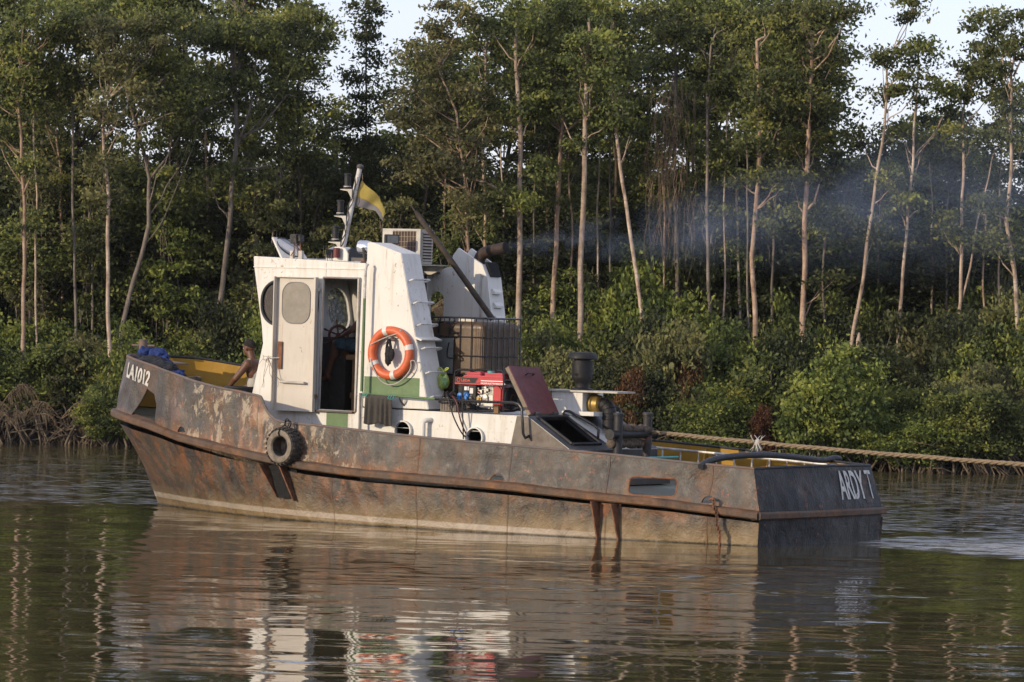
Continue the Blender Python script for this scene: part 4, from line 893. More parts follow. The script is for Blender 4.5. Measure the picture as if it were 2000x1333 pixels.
# sooty after face film
def cage(mb):
    c4=[(s0,t1),(s0,t0),(s1,t0),(s1,t1)]
    for z in (zt,zt-.26,zt-.52,zt-.78,zt-1.02): mb.tube([(s0+.03,t1,z),(s0,t1-.03,z),(s0,t0+.03,z),(s0+.03,t0,z),(s1-.03,t0,z),(s1,t0+.03,z),(s1,t1-.03,z),(s1-.03,t1,z)],.013 if z==zt else .009,6,closed=True)
    for k in range(7): 
        t=t0+.06+(t1-t0-.12)*k/6
        for s_ in (s0,s1): mb.tube([(s_,t,ZC+.12),(s_,t,zt)],.007,6)
    for k in range(7):
        s_=s0+.03+(s1-s0-.06)*k/6
        for t in (t0,t1): mb.tube([(s_,t,ZC+.12),(s_,t,zt)],.007,6)
cg=MB(); cage(cg); cg.build('cage','black_gloss',ibc,org=ib)
MB().b2((s0,t0,ZC+.002),(s1,t1,ZC+.13)).build('pallet','dark_steel',ibc,org=ib,smooth=0)
pl_=MB().b2((5.60,t1+.012,zt-.77),(6.17,t1+.016,zt-.285)).build('sheet_plate','plate_grey',ibc,org=ib,smooth=0)
def strokes(P,w_,mat,name):
    mb=MB()
    for L in P: mb.tube([(q[0],q[1],q[2]) for q in smooth3(L,1)],w_,6)
    mb.build(name,mat,ibc,org=ib)
tp=t1+.012
strokes([[T(870,662,tp),T(872,645,tp),T(877,625,tp),T(880,616,tp)],[T(872,631,tp),T(884,630,tp),T(890,628,tp)],[T(888,626,tp),T(882,638,tp),T(878,650,tp),T(881,651,tp),T(895,650,tp)]][1:] ,.010,'soot_and_shade','lettering')
strokes([[T(856,650,tp),T(859,630,tp),T(861,620,tp)],[T(857,630,tp),T(868,629,tp)]],.011,'soot_and_shade','lettering')
strokes([[T(877,669,tp+.01),T(874,682,tp+.01),T(873,695,tp+.01),T(874,699,tp+.01),T(881,700,tp+.01),T(889,700,tp+.01)]],.008,'soot_and_shade','lettering')
# --- long timber pole
pa,pb=Vector(T(800,398,.35)),Vector(T(962,624,-.56))
single(MB().tube([pa,pa.lerp(pb,.07),pa.lerp(pb,.09),pa.lerp(pb,.5)+Vector((0,0,.01)),pb],[.007,.013,.034,.040,.043],10),'timber_pole','dark_wood','long dark timber pole leaning up over the caged tank','pole',tuple(pb))
# --- air conditioner on the roof
ab=(6.78,.05,3.56); ac=onboat('air_conditioner',*ab,'old white air conditioner box with rusty brown grille on the roof','air conditioner')
a0,a1=6.46,7.10; at0,at1=-.20,.10; az0,az1=3.56,4.05
MB().b2((a0,at0,az0),(a1,at1-.02,az1)).build('casing','ac_white',ac,org=ab,smooth=0,bev=.006)
fr=MB(); fr.b2((a0,at1-.019,az1-.03),(a1,at1+.01,az1)); fr.b2((a0,at1-.019,az0),(a0+.07,at1+.01,az1-.031)); fr.b2((a1-.17,at1-.019,az0),(a1,at1+.01,az1-.031)); fr.build('front_frame','ac_white',ac,org=ab,smooth=0)
MB().b2((a0+.071,at1-.018,az0),(a1-.171,at1-.008,az1-.031)).build('coil','ac_brown',ac,org=ab,smooth=0)
mb=MB()
for k in range(9): mb.tube([(a0+.07+k*.05,at1+.008,az0),(a0+.07+k*.05,at1+.008,az1-.03)],.003,4)
for k in range(7): mb.tube([(a0+.07,at1+.011,az0+.03+k*.07),(a1-.17,at1+.011,az0+.03+k*.07)],.003,4)
mb.build('wire_guard','ac_wire',ac,org=ab)
MB().b2((a0-.004,at0+.03,az0+.04),(a0-.0005,at1-.06,az1-.05)).build('side_recess','ac_brown',ac,org=ab,smooth=0)
for k in range(10): MB().b2((a0-.018,at0+.02,az0+.05+k*.042),(a0-.001,at1-.05,az0+.068+k*.042)).build('side_slat','ac_white',ac,org=ab,smooth=0)
MB().prism([(6.62,3.54),(6.20,3.53),(6.45,3.42),(6.62,3.42)],lambda s,z:(s,-.20,z),lambda s,z:(s,-.17,z)).b2((6.2,-.2,3.54),(6.95,.12,3.556)).build('conditioner_shelf','ac_white',tug,smooth=0)
# --- flag
fp=[(707,348),(693,403),(733,412),(754,435),(755,425),(748,400),(742,388),(724,366)]
f00,f01,f10,f11=Vector(T(708,352,-.03)),Vector(T(692,403,-.03)),Vector(T(753,416,-.25)),Vector(T(754,434,-.22))
def flagf(a,b_):
    top=f00.lerp(Vector(T(741,387,-.18)),a*1.6) if a<.62 else Vector(T(741,387,-.18)).lerp(f10,(a-.62)/.38)
    bot=f01.lerp(Vector(T(732,412,-.16)),a*1.5) if a<.66 else Vector(T(732,412,-.16)).lerp(f11,(a-.66)/.34)
    p=top.lerp(bot,b_); p.y+=.05*math.sin(a*7+b_*2)*a; p.x+=.02*math.sin(a*11+b_*3); return p
fb=tuple(f00); fo_=onboat('flag',*fb,'faded yellow and grey flag fluttering from the mast head','flag')
for b0,b1,mt in ((0,.64,'flag_yellow'),(.64,1,'flag_grey')):
    o=MB().grid(lambda a,b_:flagf(a,b0+(b1-b0)*b_),30,10).build('stripe',mt,fo_,org=fb,smooth=180)
    m=o.modifiers.new('s','SOLIDIFY'); m.thickness=.004
MB().tube([T(707,338,-.03),T(708,345,-.03),f00,flagf(0,.5),f01,T(694,405,-.03)],.006,5).build('halyard','rope',fo_,org=fb)
# --- ladder lying along the starboard bulwark
lb_=(2.2,-1.7,.9); ld=onboat('ladder',*lb_,'pale aluminium ladder lying along the far yellow bulwark','ladder')
def LP(s,z): return (s,-1.55-.12*(s<2.4)*0-.10*math.sin((s)/4*PI),z)
for zz_,z2_ in ((1.10,.965),(.74,.62)): MB().tube([LP(3.55-i*.3,zz_+(z2_-zz_)*i/10) for i in range(11)],.018,6).build('rail','alu',ld,org=lb_)
for k in range(11):
    s_=3.45-k*.28; f=(3.55-s_)/3; MB().tube([LP(s_,1.10-.135*f),LP(s_,.74-.12*f)],.012,6).build('rung','alu',ld,org=lb_)
# --- mooring wraps on the bitts and the tow rope
def wrap(p,q,r,name,label,wob=.02):
    p=Vector(p); q=Vector(q); n=40; pts=[p.lerp(q,i/n)+Vector((0,wob*mnoise.noise((i*.3,1,2)),wob*mnoise.noise((i*.3,5,2)))) for i in range(n+1)]
    rad=[r*(1+.16*math.sin(i*2.1)+.10*mnoise.noise((i*.9,3,3))) for i in range(n+1)]
    return single(MB().tube(pts,rad,12),name,'old_rope',label,'rope',tuple(p),smooth=180)
wrap((3.03,.48,1.20),(3.03,-.50,1.20),.062,'rope_wrap','thick frayed dark rope wound across both bitts')
wrap((2.98,.30,1.41),(2.95,-.42,1.385),.05,'rope_wrap','tarred sleeve of rope joining the bitts to the tow line')
mb=MB(); ra=Vector((2.93,-.40,1.395))
def ropept(k): # runs astern, sagging a little
    s=2.93-k; t=-.40+ .125*k; z=1.395-.028*k-.0020*k*k*(k<9)-(0 if k<9 else .0020*81+.036*(k-9)*.6)
    return Vector((s,t,z))
# align to measured pixels
meas=[(0,T(1272,845,-.40)),(0,T(1340,851,-.30)),(0,T(1400,857,-.22)),(0,T(1480,865,-.14)),(0,T(1600,876,-.04)),(0,T(1700,885,.06)),(0,T(1850,896.5,.22)),(0,T(2000,908,.38)),(0,T(2200,923,.58)),(0,T(2900,972,1.3))]
rp_=smooth3([m_[1] for m_ in meas],3)
# resample
L=[0]
for a,b_ in zip(rp_,rp_[1:]): L.append(L[-1]+(b_-a).length)
N=int(L[-1]/.035); res=[]
for i in range(N+1):
    d=L[-1]*i/N; j=max(0,min(len(L)-2,int(np.searchsorted(L,d)-1))); k=(d-L[j])/max(1e-6,L[j+1]-L[j]); res.append(rp_[j].lerp(rp_[j+1],k))
for st_ in range(3):
    pts=[]
    for i,p in enumerate(res):
        a=i*.62+st_*2*PI/3; r=.0155; pts.append(p+Vector((0,math.cos(a)*r,math.sin(a)*r))+Vector((0,.006*mnoise.noise((i*.07,2,2)),.008*mnoise.noise((i*.05,7,2)))))
    mb.tube(pts,[  .0170*(1+.22*mnoise.noise((i_*.15,st_,1))) for i_ in range(len(pts))],7)
single(mb,'tow_rope','rope','thick twisted tan tow rope stretched astern over the transom','tow rope',tuple(res[0]),smooth=180)
kp=Vector(T(1480,865,-.14)); mb=MB(); rr=random.Random(4)
mb.add(*blob(kp,1,(.045,.04,.05),12,10,4))
for k in range(26):
    p=kp+Vector((rr.uniform(-.04,.04),rr.uniform(-.03,.03),0)); d=Vector((rr.uniform(-.8,.8),rr.uniform(-.5,.5),rr.choice((1,-1,-1,-1.2)))); pts=[p+d*.030*i*(1+.2*rr.random())+Vector((rr.uniform(-.01,.01),0,0)) for i in range(4)]; mb.tube(pts,[.010,.008,.006,.003],5)
single(mb,'rope_knot','cord_white','frayed pale knot tied round the tow rope','knot',tuple(kp),smooth=180)
# --- chain hanging from the after scupper
ca,cb_=Vector(T(1394,978,1.86)),Vector(T(1408,1066,1.86)); mb=MB(); n=22
for i in range(n):
    c=ca.lerp(cb_,(i+.5)/n)+Vector((.012*math.sin(i*.7),.0,0)); q=Matrix.Rotation(PI/2*(i%2),3,'Z')
    mb.tube([c+q@Vector((.017*math.cos(a),0,.030*math.sin(a))) for a in [k*2*PI/12 for k in range(12)]],.007,5,closed=True)
mb.tube([Vector(T(1386,976,1.72)),Vector(T(1392,974,1.84)),ca],.02,6)
single(mb,'chain','rusty','rusty anchor chain hanging from the small hole near the stern','chain',tuple(ca))
# --- clothes heap at the bow, coiled rope, planks
cbx=(10.9,.3,2.12)
def heap(name,mat,label,spec):
    mb=MB()
    for (x,y,t,sc_,sd_) in spec: 
        vs,fs=blob(T(x,y,t),1,sc_,40,26,sd_); vs=[v+Vector((.01*mnoise.noise(v*14),.01*mnoise.noise(v*14+Vector((4,4,4))),.028*mnoise.noise(v*9)+.018*mnoise.noise(v*21))) for v in vs]; mb.add(vs,fs)
    return single(mb,name,mat,label,'jacket',tuple(T(*spec[0][:3])),smooth=180)
heap('blue_jacket','blue_cloth','bright blue jacket bundled over the bow rail behind the post',[(285,692,.35,(.11,.13,.10),1),(309,697,.35,(.16,.14,.11),2),(318,712,.55,(.14,.12,.10),4),(328,722,.72,(.14,.12,.08),8),(338,728,.85,(.16,.12,.07),3),(347,733,.95,(.12,.1,.055),7)])
heap('dark_jacket','navy_cloth','dark navy oilskin thrown over the blue jacket at the bow',[(296,706,.75,(.26,.13,.08),5),(318,716,.85,(.22,.13,.08),6),(275,700,.6,(.14,.12,.05),8),(332,723,.95,(.12,.10,.07),9)])
mb=MB()
for k in range(4): 
    c=Vector(T(366,742,.95))+Vector((0,-.05,-.03+.02*k)); mb.tube([c+Vector((.16*math.cos(a),.16*math.sin(a),.012*math.sin(a*3))) for a in [i*2*PI/22 for i in range(22)]],.014,6,closed=True)
single(mb,'rope_coil','old_rope','small coil of dark rope lying on the port bow rail','rope',tuple(T(366,742,.95)))
single(MB().b2((9.75,.95,1.83),(10.05,1.2,1.86)),'white_tray','cord_white','small white tray half hidden behind the bow rail','tray',(9.9,1.05,1.83),smooth=0)
mb=MB()
for k in range(3): 
    c=Vector(T(468,764,.75)); mb.tube([c+Vector((.20*math.cos(a),.20*math.sin(a),.03*k-.02)) for a in [i*2*PI/24 for i in range(24)]],.026,8,closed=True)
single(mb,'hose_coil','black','coil of black hose beside the seated man','hose',tuple(T(468,764,.75)))
mb=MB().b2((2.60,-.62,.99),(2.64,.1,1.01)); o=single(MB().tube([(2.72,.14,1.01),(2.68,-.72,1.015)],.016,8),'paddle_shaft','teal','thin turquoise and brown stick lying beside the bitts','stick',(2.7,0,1.0))
MB
# --- steering wheel and cabin furniture
wc=Vector(T(661,655,-.02)); wb=tuple(wc); whl=onboat('steering_wheel',*wb,'dark red wooden ship wheel with turned spokes inside the doorway','steering wheel')
wa=Vector((-.62,.78,0)).normalized(); e1=wa.cross(Vector((0,0,1))).normalized(); e2=Vector((0,0,1))
MB().tube([wc+(e1*math.cos(a)+e2*math.sin(a))*.13 for a in [i*2*PI/36 for i in range(36)]],.020,10,closed=True).build('rim','wheel_red',whl,org=wb)
MB().lathe(wc-wa*.03,wa,[(.035,0),(.04,.02),(.03,.06),(.015,.07)],18).build('hub','wheel_red',whl,org=wb)
for k in range(6):
    a=R(30+60*k-8); d=e1*math.cos(a)+e2*math.sin(a)
    MB().tube([wc+d*.03,wc+d*.08,wc+d*.125,wc+d*.17,wc+d*.20,wc+d*.225],[.010,.014,.010,.011,.017,.010],8).build('spoke','wheel_red',whl,org=wb)
MB().b2((8.05,-.25,1.46),(8.30,.25,2.42)).build('console','interior',tug,smooth=0,bev=.01)
single(MB().b2((7.36,-.1,2.20),(6.95,.55,2.27)).b2((7.30,.42,1.455),(7.24,.48,2.199)).b2((7.36,.38,1.66),(6.95,.44,1.74)).b2((7.30,-.05,1.455),(7.24,.01,2.199)),'wooden_bench','wood','rough wooden bench inside the wheelhouse under the seated helmsman','bench',(7.2,.2,1.455),smooth=0,bev=.004)
single(MB().prism([(7.66,1.455),(7.95,1.455),(7.86,2.2),(7.66,2.22)],lambda s,z:(s,.10,z),lambda s,z:(s,.14,z)),'leaning_board','interior','dark board leaning in the cabin below the ship wheel','board',(7.8,.12,1.455),smooth=0)
MB().tube([T(690,637,.1),T(690,655,.1)],.008).tube([T(684,638,.1),T(698,637,.1)],.010).build('throttle_lever','chrome',tug)
# ================================================================ PEOPLE
def cap(mb,a,b,ra,rb,n=14):
    a=Vector(a); b=Vector(b); d=(b-a).normalized(); L=(b-a).length; pr=[]
    for k in range(5): th=PI/2*k/4; pr.append((ra*math.sin(th),-ra*math.cos(th)))
    for k in range(5): th=PI/2*k/4; pr.append((rb*math.cos(th),L+rb*math.sin(th)))
    mb.lathe(a,d,pr,n)
def ell(mb,c,r,rot=None,n=18,m=12):
    vs=[];fs=[];c=Vector(c)
    for j in range(m+1):
        for i in range(n):
            th=PI*j/m; ph=2*PI*i/n; p=Vector((r[0]*math.sin(th)*math.cos(ph),r[1]*math.sin(th)*math.sin(ph),r[2]*math.cos(th)))
            if rot is not None: p=rot@p
            vs.append(c+p)
    for j in range(m):
        for i in range(n): fs.append((j*n+i,j*n+(i+1)%n,(j+1)*n+(i+1)%n,(j+1)*n+i))
    mb.add(vs,fs)
def remesh(o,vox,it=4,fac=.5):
    m=o.modifiers.new('r','REMESH'); m.mode='VOXEL'; m.voxel_size=vox; m.use_smooth_shade=True
    s_=o.modifiers.new('s','SMOOTH'); s_.factor=fac; s_.iterations=it
    bpy.context.view_layer.update(); applied(o); 
    return o
def hand(mb,w,d,n,curl=.6,side=1):
    # w wrist, d hand direction, n palm normal (down); palm + five unequal bent fingers
    w=Vector(w); d=Vector(d).normalized(); n=(Vector(n)-d*Vector(n).dot(d)).normalized(); x=d.cross(n)*side
    q=Matrix((x,d,-n)).transposed(); ell(mb,w+d*.045,(.040,.052,.015),q)
    for k,(off,L,r) in enumerate(((-.030,.060,.0078),(-.010,.076,.0085),(.010,.082,.0088),(.029,.074,.0085))):
        p=w+d*.085+x*off; dd=d; 
        for j in range(3):
            dd=(dd*math.cos(curl*(j+.3)*.5)+n*math.sin(curl*(j+.3)*.5)); l=L*(.42,.32,.26)[j]; cap(mb,p,p+dd*l,r*(1-.06*j),r*(.94-.08*j),8); p=p+dd*l
    p=w+d*.025+x*.032; a=p+(x*.8+d*.6+n*.2)*.034; cap(mb,p,a,.011,.010,8); cap(mb,a,a+(d*.9+x*.1+n*.3)*.030,.0095,.008,8)
def person(label,org,pose,shirt,bottom,vox=.0085,hatless=True):
    o=onboat('person',*org,label,'person'); P={k:Vector(v) for k,v in pose.items()}
    mb=MB()
    # torso
    pel,chest,neck,head=P['pelvis'],P['chest'],P['neck'],P['head']
    lat=(P['shL']-P['shR']).normalized(); up=(neck-pel).normalized(); q=Matrix((lat.cross(up)*-1,lat,up)).transposed()
    ell(mb,pel,(.115,.165,.12),q); ell(mb,pel.lerp(chest,.5),(.10,.145,.16),q); ell(mb,chest,(.115,.175,.17),q); ell(mb,chest.lerp(neck,.55),(.085,.17,.08),q)
    cap(mb,chest.lerp(neck,.7),neck.lerp(head,.55),.062,.055)
    for s_ in 'LR':
        cap(mb,P['sh'+s_],P['el'+s_],.060,.043); ell(mb,P['sh'+s_],(.066,.066,.07)); cap(mb,P['el'+s_],P['wr'+s_],.043,.028)
        hand(mb,P['wr'+s_],P['hd'+s_]-P['wr'+s_],P.get('palm'+s_,Vector((0,0,-1))),.55,1 if s_=='L' else -1)
        cap(mb,P['hip'+s_],P['kn'+s_],.088,.058); cap(mb,P['kn'+s_],P['an'+s_],.056,.036); ell(mb,P['kn'+s_].lerp(P['an'+s_],.3)+Vector((-.02,0,0)),(.05,.048,.10))
        f=P['toe'+s_]-P['an'+s_]; cap(mb,P['an'+s_]-Vector((.03,0,.035)),P['toe'+s_],.034,.024); ell(mb,P['toe'+s_],(.04,.042,.022))
    # head
    f=Vector(pose['face']).normalized(); l=Vector((0,0,1)).cross(f).normalized(); u=f.cross(l); hq=Matrix((f,l,u)).transposed()
    def H(x,y,z): return head+hq@Vector((x,y,z))
    ell(mb,H(-.012,0,.03),(.098,.076,.092),hq); ell(mb,H(.028,0,-.045),(.062,.055,.068),hq); ell(mb,H(.045,0,-.088),(.035,.033,.025),hq)
    ell(mb,H(.092,0,-.025),(.017,.014,.018),hq); cap(mb,H(.084,0,.012),H(.098,0,-.022),.009,.012,8)
    ell(mb,H(.080,0,.018),(.014,.05,.012),hq); ell(mb,H(.083,0,-.060),(.012,.025,.009),hq); ell(mb,H(.080,0,-.074),(.012,.022,.008),hq)
    for s_ in (1,-1): ell(mb,H(-.008,s_*.076,-.012),(.020,.010,.033),hq); ell(mb,H(.05,s_*.045,-.03),(.025,.02,.022),hq)
    body=mb.build('body','skin',o,org=org,smooth=0); remesh(body,vox,3)
    for s_ in (1,-1):
        e=MB(); ell(e,H(.072,s_*.030,.004),(.013,.013,.010),hq,10,8); e.build('eye','cord_white',o,org=org)
        e=MB(); ell(e,H(.0815,s_*.031,.004),(.005,.006,.006),hq,8,6); e.build('iris','hair',o,org=org)
    hb_=MB(); vs=[]; fs=[]; n=28; m=14
    for j in range(m+1):
        for i in range(n):
            ph=2*PI*i/n; lim=1.15+.95*(0.5-.5*math.cos(ph)) ; th=lim*j/m
            k=1+.012*mnoise.noise((i*1.3,j*1.7,2)); vs.append(H(-.013+.0985*math.sin(th)*math.cos(ph)*k,.0775*math.sin(th)*math.sin(ph)*k,.030+.0945*math.cos(th)*k))
    for j in range(m):
        for i in range(n): fs.append((j*n+i,j*n+(i+1)%n,(j+1)*n+(i+1)%n,(j+1)*n+i))
    hb_.add(vs,fs).build('hair','hair',o,org=org,smooth=180)
    # clothing
    if shirt:
        s1_=MB(); ell(s1_,pel+up*.02,(.130,.175,.12),q); ell(s1_,pel.lerp(chest,.5),(.112,.155,.17),q); ell(s1_,chest-up*.03,(.124,.160,.15),q)
        for s_ in (1,-1): cap(s1_,chest+lat*s_*.085+up*.06,chest.lerp(neck,.85)+lat*s_*.075,.045,.028)
        for k in range(14): # neckline band
            a0=2*PI*k/14; a1=2*PI*(k+1)/14; c_=neck-up*.02; cap(s1_,c_+q@Vector((.06*math.cos(a0),.075*math.sin(a0),-.02*math.cos(a0))),c_+q@Vector((.06*math.cos(a1),.075*math.sin(a1),-.02*math.cos(a1))),.010,.010,8)
        so_=s1_.build('vest',shirt,o,org=org,smooth=0); remesh(so_,.010,3)
    b1_=MB(); ell(b1_,pel-up*.02,(.135,.185,.12),q)
    for s_ in 'LR': 
        e=P['hip'+s_].lerp(P['kn'+s_],.88); cap(b1_,P['hip'+s_],e,.108,.082)
        for k in range(6): 
            c_=P['hip'+s_].lerp(e,(k+.5)/6); ell(b1_,c_+Vector((0,0,.012*math.sin(k*2.3))),(.03,.09+.008*math.sin(k*3),.09+.008*math.cos(k*2)))
    bo=b1_.build('shorts',bottom,o,org=org,smooth=0); remesh(bo,.011,2)
    return o
s_,t_=8.93,.50
person('seated man in a pale vest and camouflage shorts at the bow, facing forward',(s_,t_,1.58),dict(
 pelvis=(s_,t_,1.66),chest=(s_+.02,t_+.0,1.98),neck=(s_+.09,t_,2.17),head=(s_+.145,t_+.0,2.315),face=(.90,-.10,-.14),
 shL=(s_+.02,t_+.20,2.09),elL=(s_+.16,t_+.28,1.88),wrL=(s_+.33,t_+.20,1.755),hdL=(s_+.42,t_+.18,1.735),
 shR=(s_+.02,t_-.20,2.09),elR=(s_+.14,t_-.27,1.85),wrR=(s_+.35,t_-.20,1.75),hdR=(s_+.43,t_-.18,1.74),
 hipL=(s_+.02,t_+.10,1.64),knL=(s_+.46,t_+.17,1.66),anL=(s_+.50,t_+.16,1.20),toeL=(s_+.66,t_+.18,1.14),
 hipR=(s_+.02,t_-.10,1.64),knR=(s_+.46,t_-.16,1.66),anR=(s_+.50,t_-.15,1.20),toeR=(s_+.66,t_-.17,1.14)),'vest','camo')
s_,t_=7.14,.20
person('helmsman in blue patterned shorts sitting inside the dark wheelhouse doorway',(s_,t_,2.27),dict(
 pelvis=(s_,t_,2.39),chest=(s_-.02,t_,2.72),neck=(s_+.01,t_,2.93),head=(s_+.05,t_,3.08),face=(.98,-.1,-.05),
 shL=(s_,t_+.19,2.85),elL=(s_+.20,t_+.24,2.62),wrL=(s_+.44,t_+.13,2.53),hdL=(s_+.52,t_+.10,2.50),
 shR=(s_,t_-.19,2.85),elR=(s_+.20,t_-.25,2.62),wrR=(s_+.46,t_-.16,2.60),hdR=(s_+.54,t_-.14,2.62),
 hipL=(s_+.02,t_+.10,2.38),knL=(s_+.56,t_+.12,2.42),anL=(s_+.70,t_+.12,1.98),toeL=(s_+.84,t_+.13,1.90),
 hipR=(s_+.02,t_-.10,2.38),knR=(s_+.55,t_-.14,2.40),anR=(s_+.70,t_-.13,1.98),toeR=(s_+.84,t_-.14,1.90)),'vest','shorts_blue')
# ================================================================ VEGETATION
def leaf_mat(name,dark,mid,light,trans=.42):
    m,g,b=newmat(name); nt_=m.node_tree
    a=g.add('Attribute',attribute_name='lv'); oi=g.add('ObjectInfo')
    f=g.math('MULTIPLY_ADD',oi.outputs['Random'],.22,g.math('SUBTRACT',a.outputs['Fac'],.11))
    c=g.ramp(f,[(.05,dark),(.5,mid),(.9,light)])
    hs=g.add('HueSaturation'); g.l(c,hs.inputs['Color']); g.l(g.math('MULTIPLY_ADD',oi.outputs['Random'],.03,.485),hs.inputs['Hue'])
    g.l(hs.outputs[0],b.inputs['Base Color']); setb(b,rough=.55,spec=.3)
    tr=g.add('BsdfTranslucent'); g.l(hs.outputs[0],tr.inputs[0]); mx=g.add('MixShader'); mx.inputs[0].default_value=trans
    g.l(b.outputs[0],mx.inputs[1]); g.l(tr.outputs[0],mx.inputs[2]); g.l(mx.outputs[0],nt_.nodes['Material Output'].inputs[0]); M[name]=m
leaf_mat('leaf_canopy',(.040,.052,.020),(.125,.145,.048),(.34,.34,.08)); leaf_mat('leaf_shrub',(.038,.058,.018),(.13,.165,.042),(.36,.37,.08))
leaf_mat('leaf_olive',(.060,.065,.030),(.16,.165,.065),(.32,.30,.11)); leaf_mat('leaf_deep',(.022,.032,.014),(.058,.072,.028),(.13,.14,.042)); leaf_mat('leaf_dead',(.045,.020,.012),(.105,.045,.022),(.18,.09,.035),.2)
def bark(name,c1,c2,c3):
    m,g,b=newmat(name); v=g.map(g.co(),(3,3,1)); n=g.noise(v,2.2,8,.7,.4); c=g.ramp(n,[(.32,c1),(.5,c2),(.66,c3)])
    rg=g.noise(g.map(g.co(),(2,2,14)),1.5,4,.6); c=g.mix(g.ramp(rg,[(.55,0),(.7,.5)]),c,c1)
    oi=g.add('ObjectInfo'); br=g.add('HueSaturation'); g.l(c,br.inputs['Color']); g.l(g.math('MULTIPLY_ADD',oi.outputs['Random'],.35,.82),br.inputs['Value']); g.l(br.outputs[0],b.inputs['Base Color'])
    setb(b,rough=.85,spec=.2); g.l(g.bump(n,.6,.03),b.inputs['Normal']); M[name]=m
bark('bark_pale',(.12,.085,.06),(.36,.27,.20),(.56,.47,.38)); bark('bark_orange',(.11,.07,.048),(.31,.21,.145),(.50,.385,.285)); bark('bark_grey',(.07,.06,.05),(.15,.125,.105),(.25,.215,.18)); bark('bark_dark',(.03,.024,.018),(.065,.05,.038),(.11,.085,.065)); bark('vine_brown',(.12,.08,.05),(.26,.18,.12),(.36,.27,.19)); bark('root_brown',(.035,.026,.018),(.10,.075,.05),(.20,.16,.11))
def leafmesh(name,C,V,mat,L=.088,W=.043,droop=.25,seed=0):
    r=np.random.default_rng(seed); n=len(C); d=r.normal(size=(n,3)); d[:,2]=d[:,2]*.9-droop-.25; d/=np.linalg.norm(d,axis=1)[:,None]
    s=np.cross(d,r.normal(size=(n,3))*(1,1,.8)+(-.55,-.75,.35)); s/=np.linalg.norm(s,axis=1)[:,None]
    k=r.uniform(.6,1.0,(n,1))**.5*r.choice([.8,1.0,1.0,1.35],(n,1))*1.15; l=L*k; w_=W*k
    nrm=np.cross(d,s)
    P=np.stack([C-d*l*.5,C+s*w_*.5+nrm*w_*.12-d*l*.05,C+d*l*.5-nrm*l*.06,C-s*w_*.5+nrm*w_*.12-d*l*.05],axis=1).reshape(-1,3)
    me=bpy.data.meshes.new(name); me.vertices.add(4*n); me.vertices.foreach_set('co',P.astype(np.float32).ravel())
    me.loops.add(4*n); me.loops.foreach_set('vertex_index',np.arange(4*n,dtype=np.int32)); me.polygons.add(n); me.polygons.foreach_set('loop_start',np.arange(0,4*n,4,dtype=np.int32)); me.polygons.foreach_set('loop_total',np.full(n,4,np.int32))
    at_=me.attributes.new('lv','FLOAT','FACE'); at_.data.foreach_set('value',np.clip(V,0,1).astype(np.float32)); me.update(calc_edges=True); me.materials.append(M[mat]); return me
def clumps(ells,r,per=105,dens=36,flat=.5,rad=.28):
    # returns clump centres, leaf centres, leaf value
    CC=[];LC=[];LV=[]
    for (cx,cy_,cz,rx,ry,rz) in ells:
        n=max(4,int(dens*(rx*rz+.25*rx*ry)))
        d=r.normal(size=(n,3)); d/=np.linalg.norm(d,axis=1)[:,None]; q=r.uniform(.30,1.0,(n,1))**.55
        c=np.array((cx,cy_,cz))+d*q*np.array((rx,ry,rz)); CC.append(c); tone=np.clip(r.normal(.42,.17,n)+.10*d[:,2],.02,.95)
        for i in range(n):
            m=int(per*r.uniform(.5,1.5)); R_=rad*r.uniform(.6,1.35)
            p=r.normal(size=(m,3))*.55; LC.append(c[i]+p*np.array((R_,R_,R_*flat))); LV.append(np.clip(tone[i]+r.normal(0,.14,m),0,1))
    return np.vstack(CC),np.vstack(LC),np.concatenate(LV)
def wobble(pts,amp,seed,sub=5):
    out=[]; 
    for i in range(len(pts)-1):
        for k in range(sub):
            p=pts[i].lerp(pts[i+1],k/sub); out.append(p+Vector((amp*mnoise.noise((p.z*.9,seed,1)),amp*mnoise.noise((p.z*.9,seed,5)),0)))
    out.append(pts[-1]); return out
def limb(mb,a,b,r0,r,seed,n=5):
    a=Vector(a);b=Vector(b); L=(b-a).length; pts=[]
    for i in range(n+1):
        k=i/n; p=a.lerp(b,k)+Vector((0,0,-.12*L*math.sin(PI*k)*.6)); p+=Vector((mnoise.noise((k*3,seed,1)),mnoise.noise((k*3,seed,4)),mnoise.noise((k*3,seed,8))))*.10*L*math.sin(PI*k); pts.append(p)
    mb.tube(pts,[r0*(1-k/n)+r*(k/n) for k in range(n+1)],6)
def limbs(mb,trunk,cc,rr_,r0,frac=.5):
    tz=[p.z for p in trunk]
    for i,c in enumerate(cc):
        if rr_.random()>frac: continue
        c=Vector(c); zt=c.z-rr_.uniform(.3,1.1)*(.4+math.hypot(c.x-trunk[-1].x,c.y-trunk[-1].y)); j=min(range(len(tz)),key=lambda k:abs(tz[k]-zt))
        p=trunk[j]; L=(c-p).length
        if L>2.8 or L<.15: continue
        limb(mb,p,c,min(r0*.55,.012+.008*L),.004,i*.37)
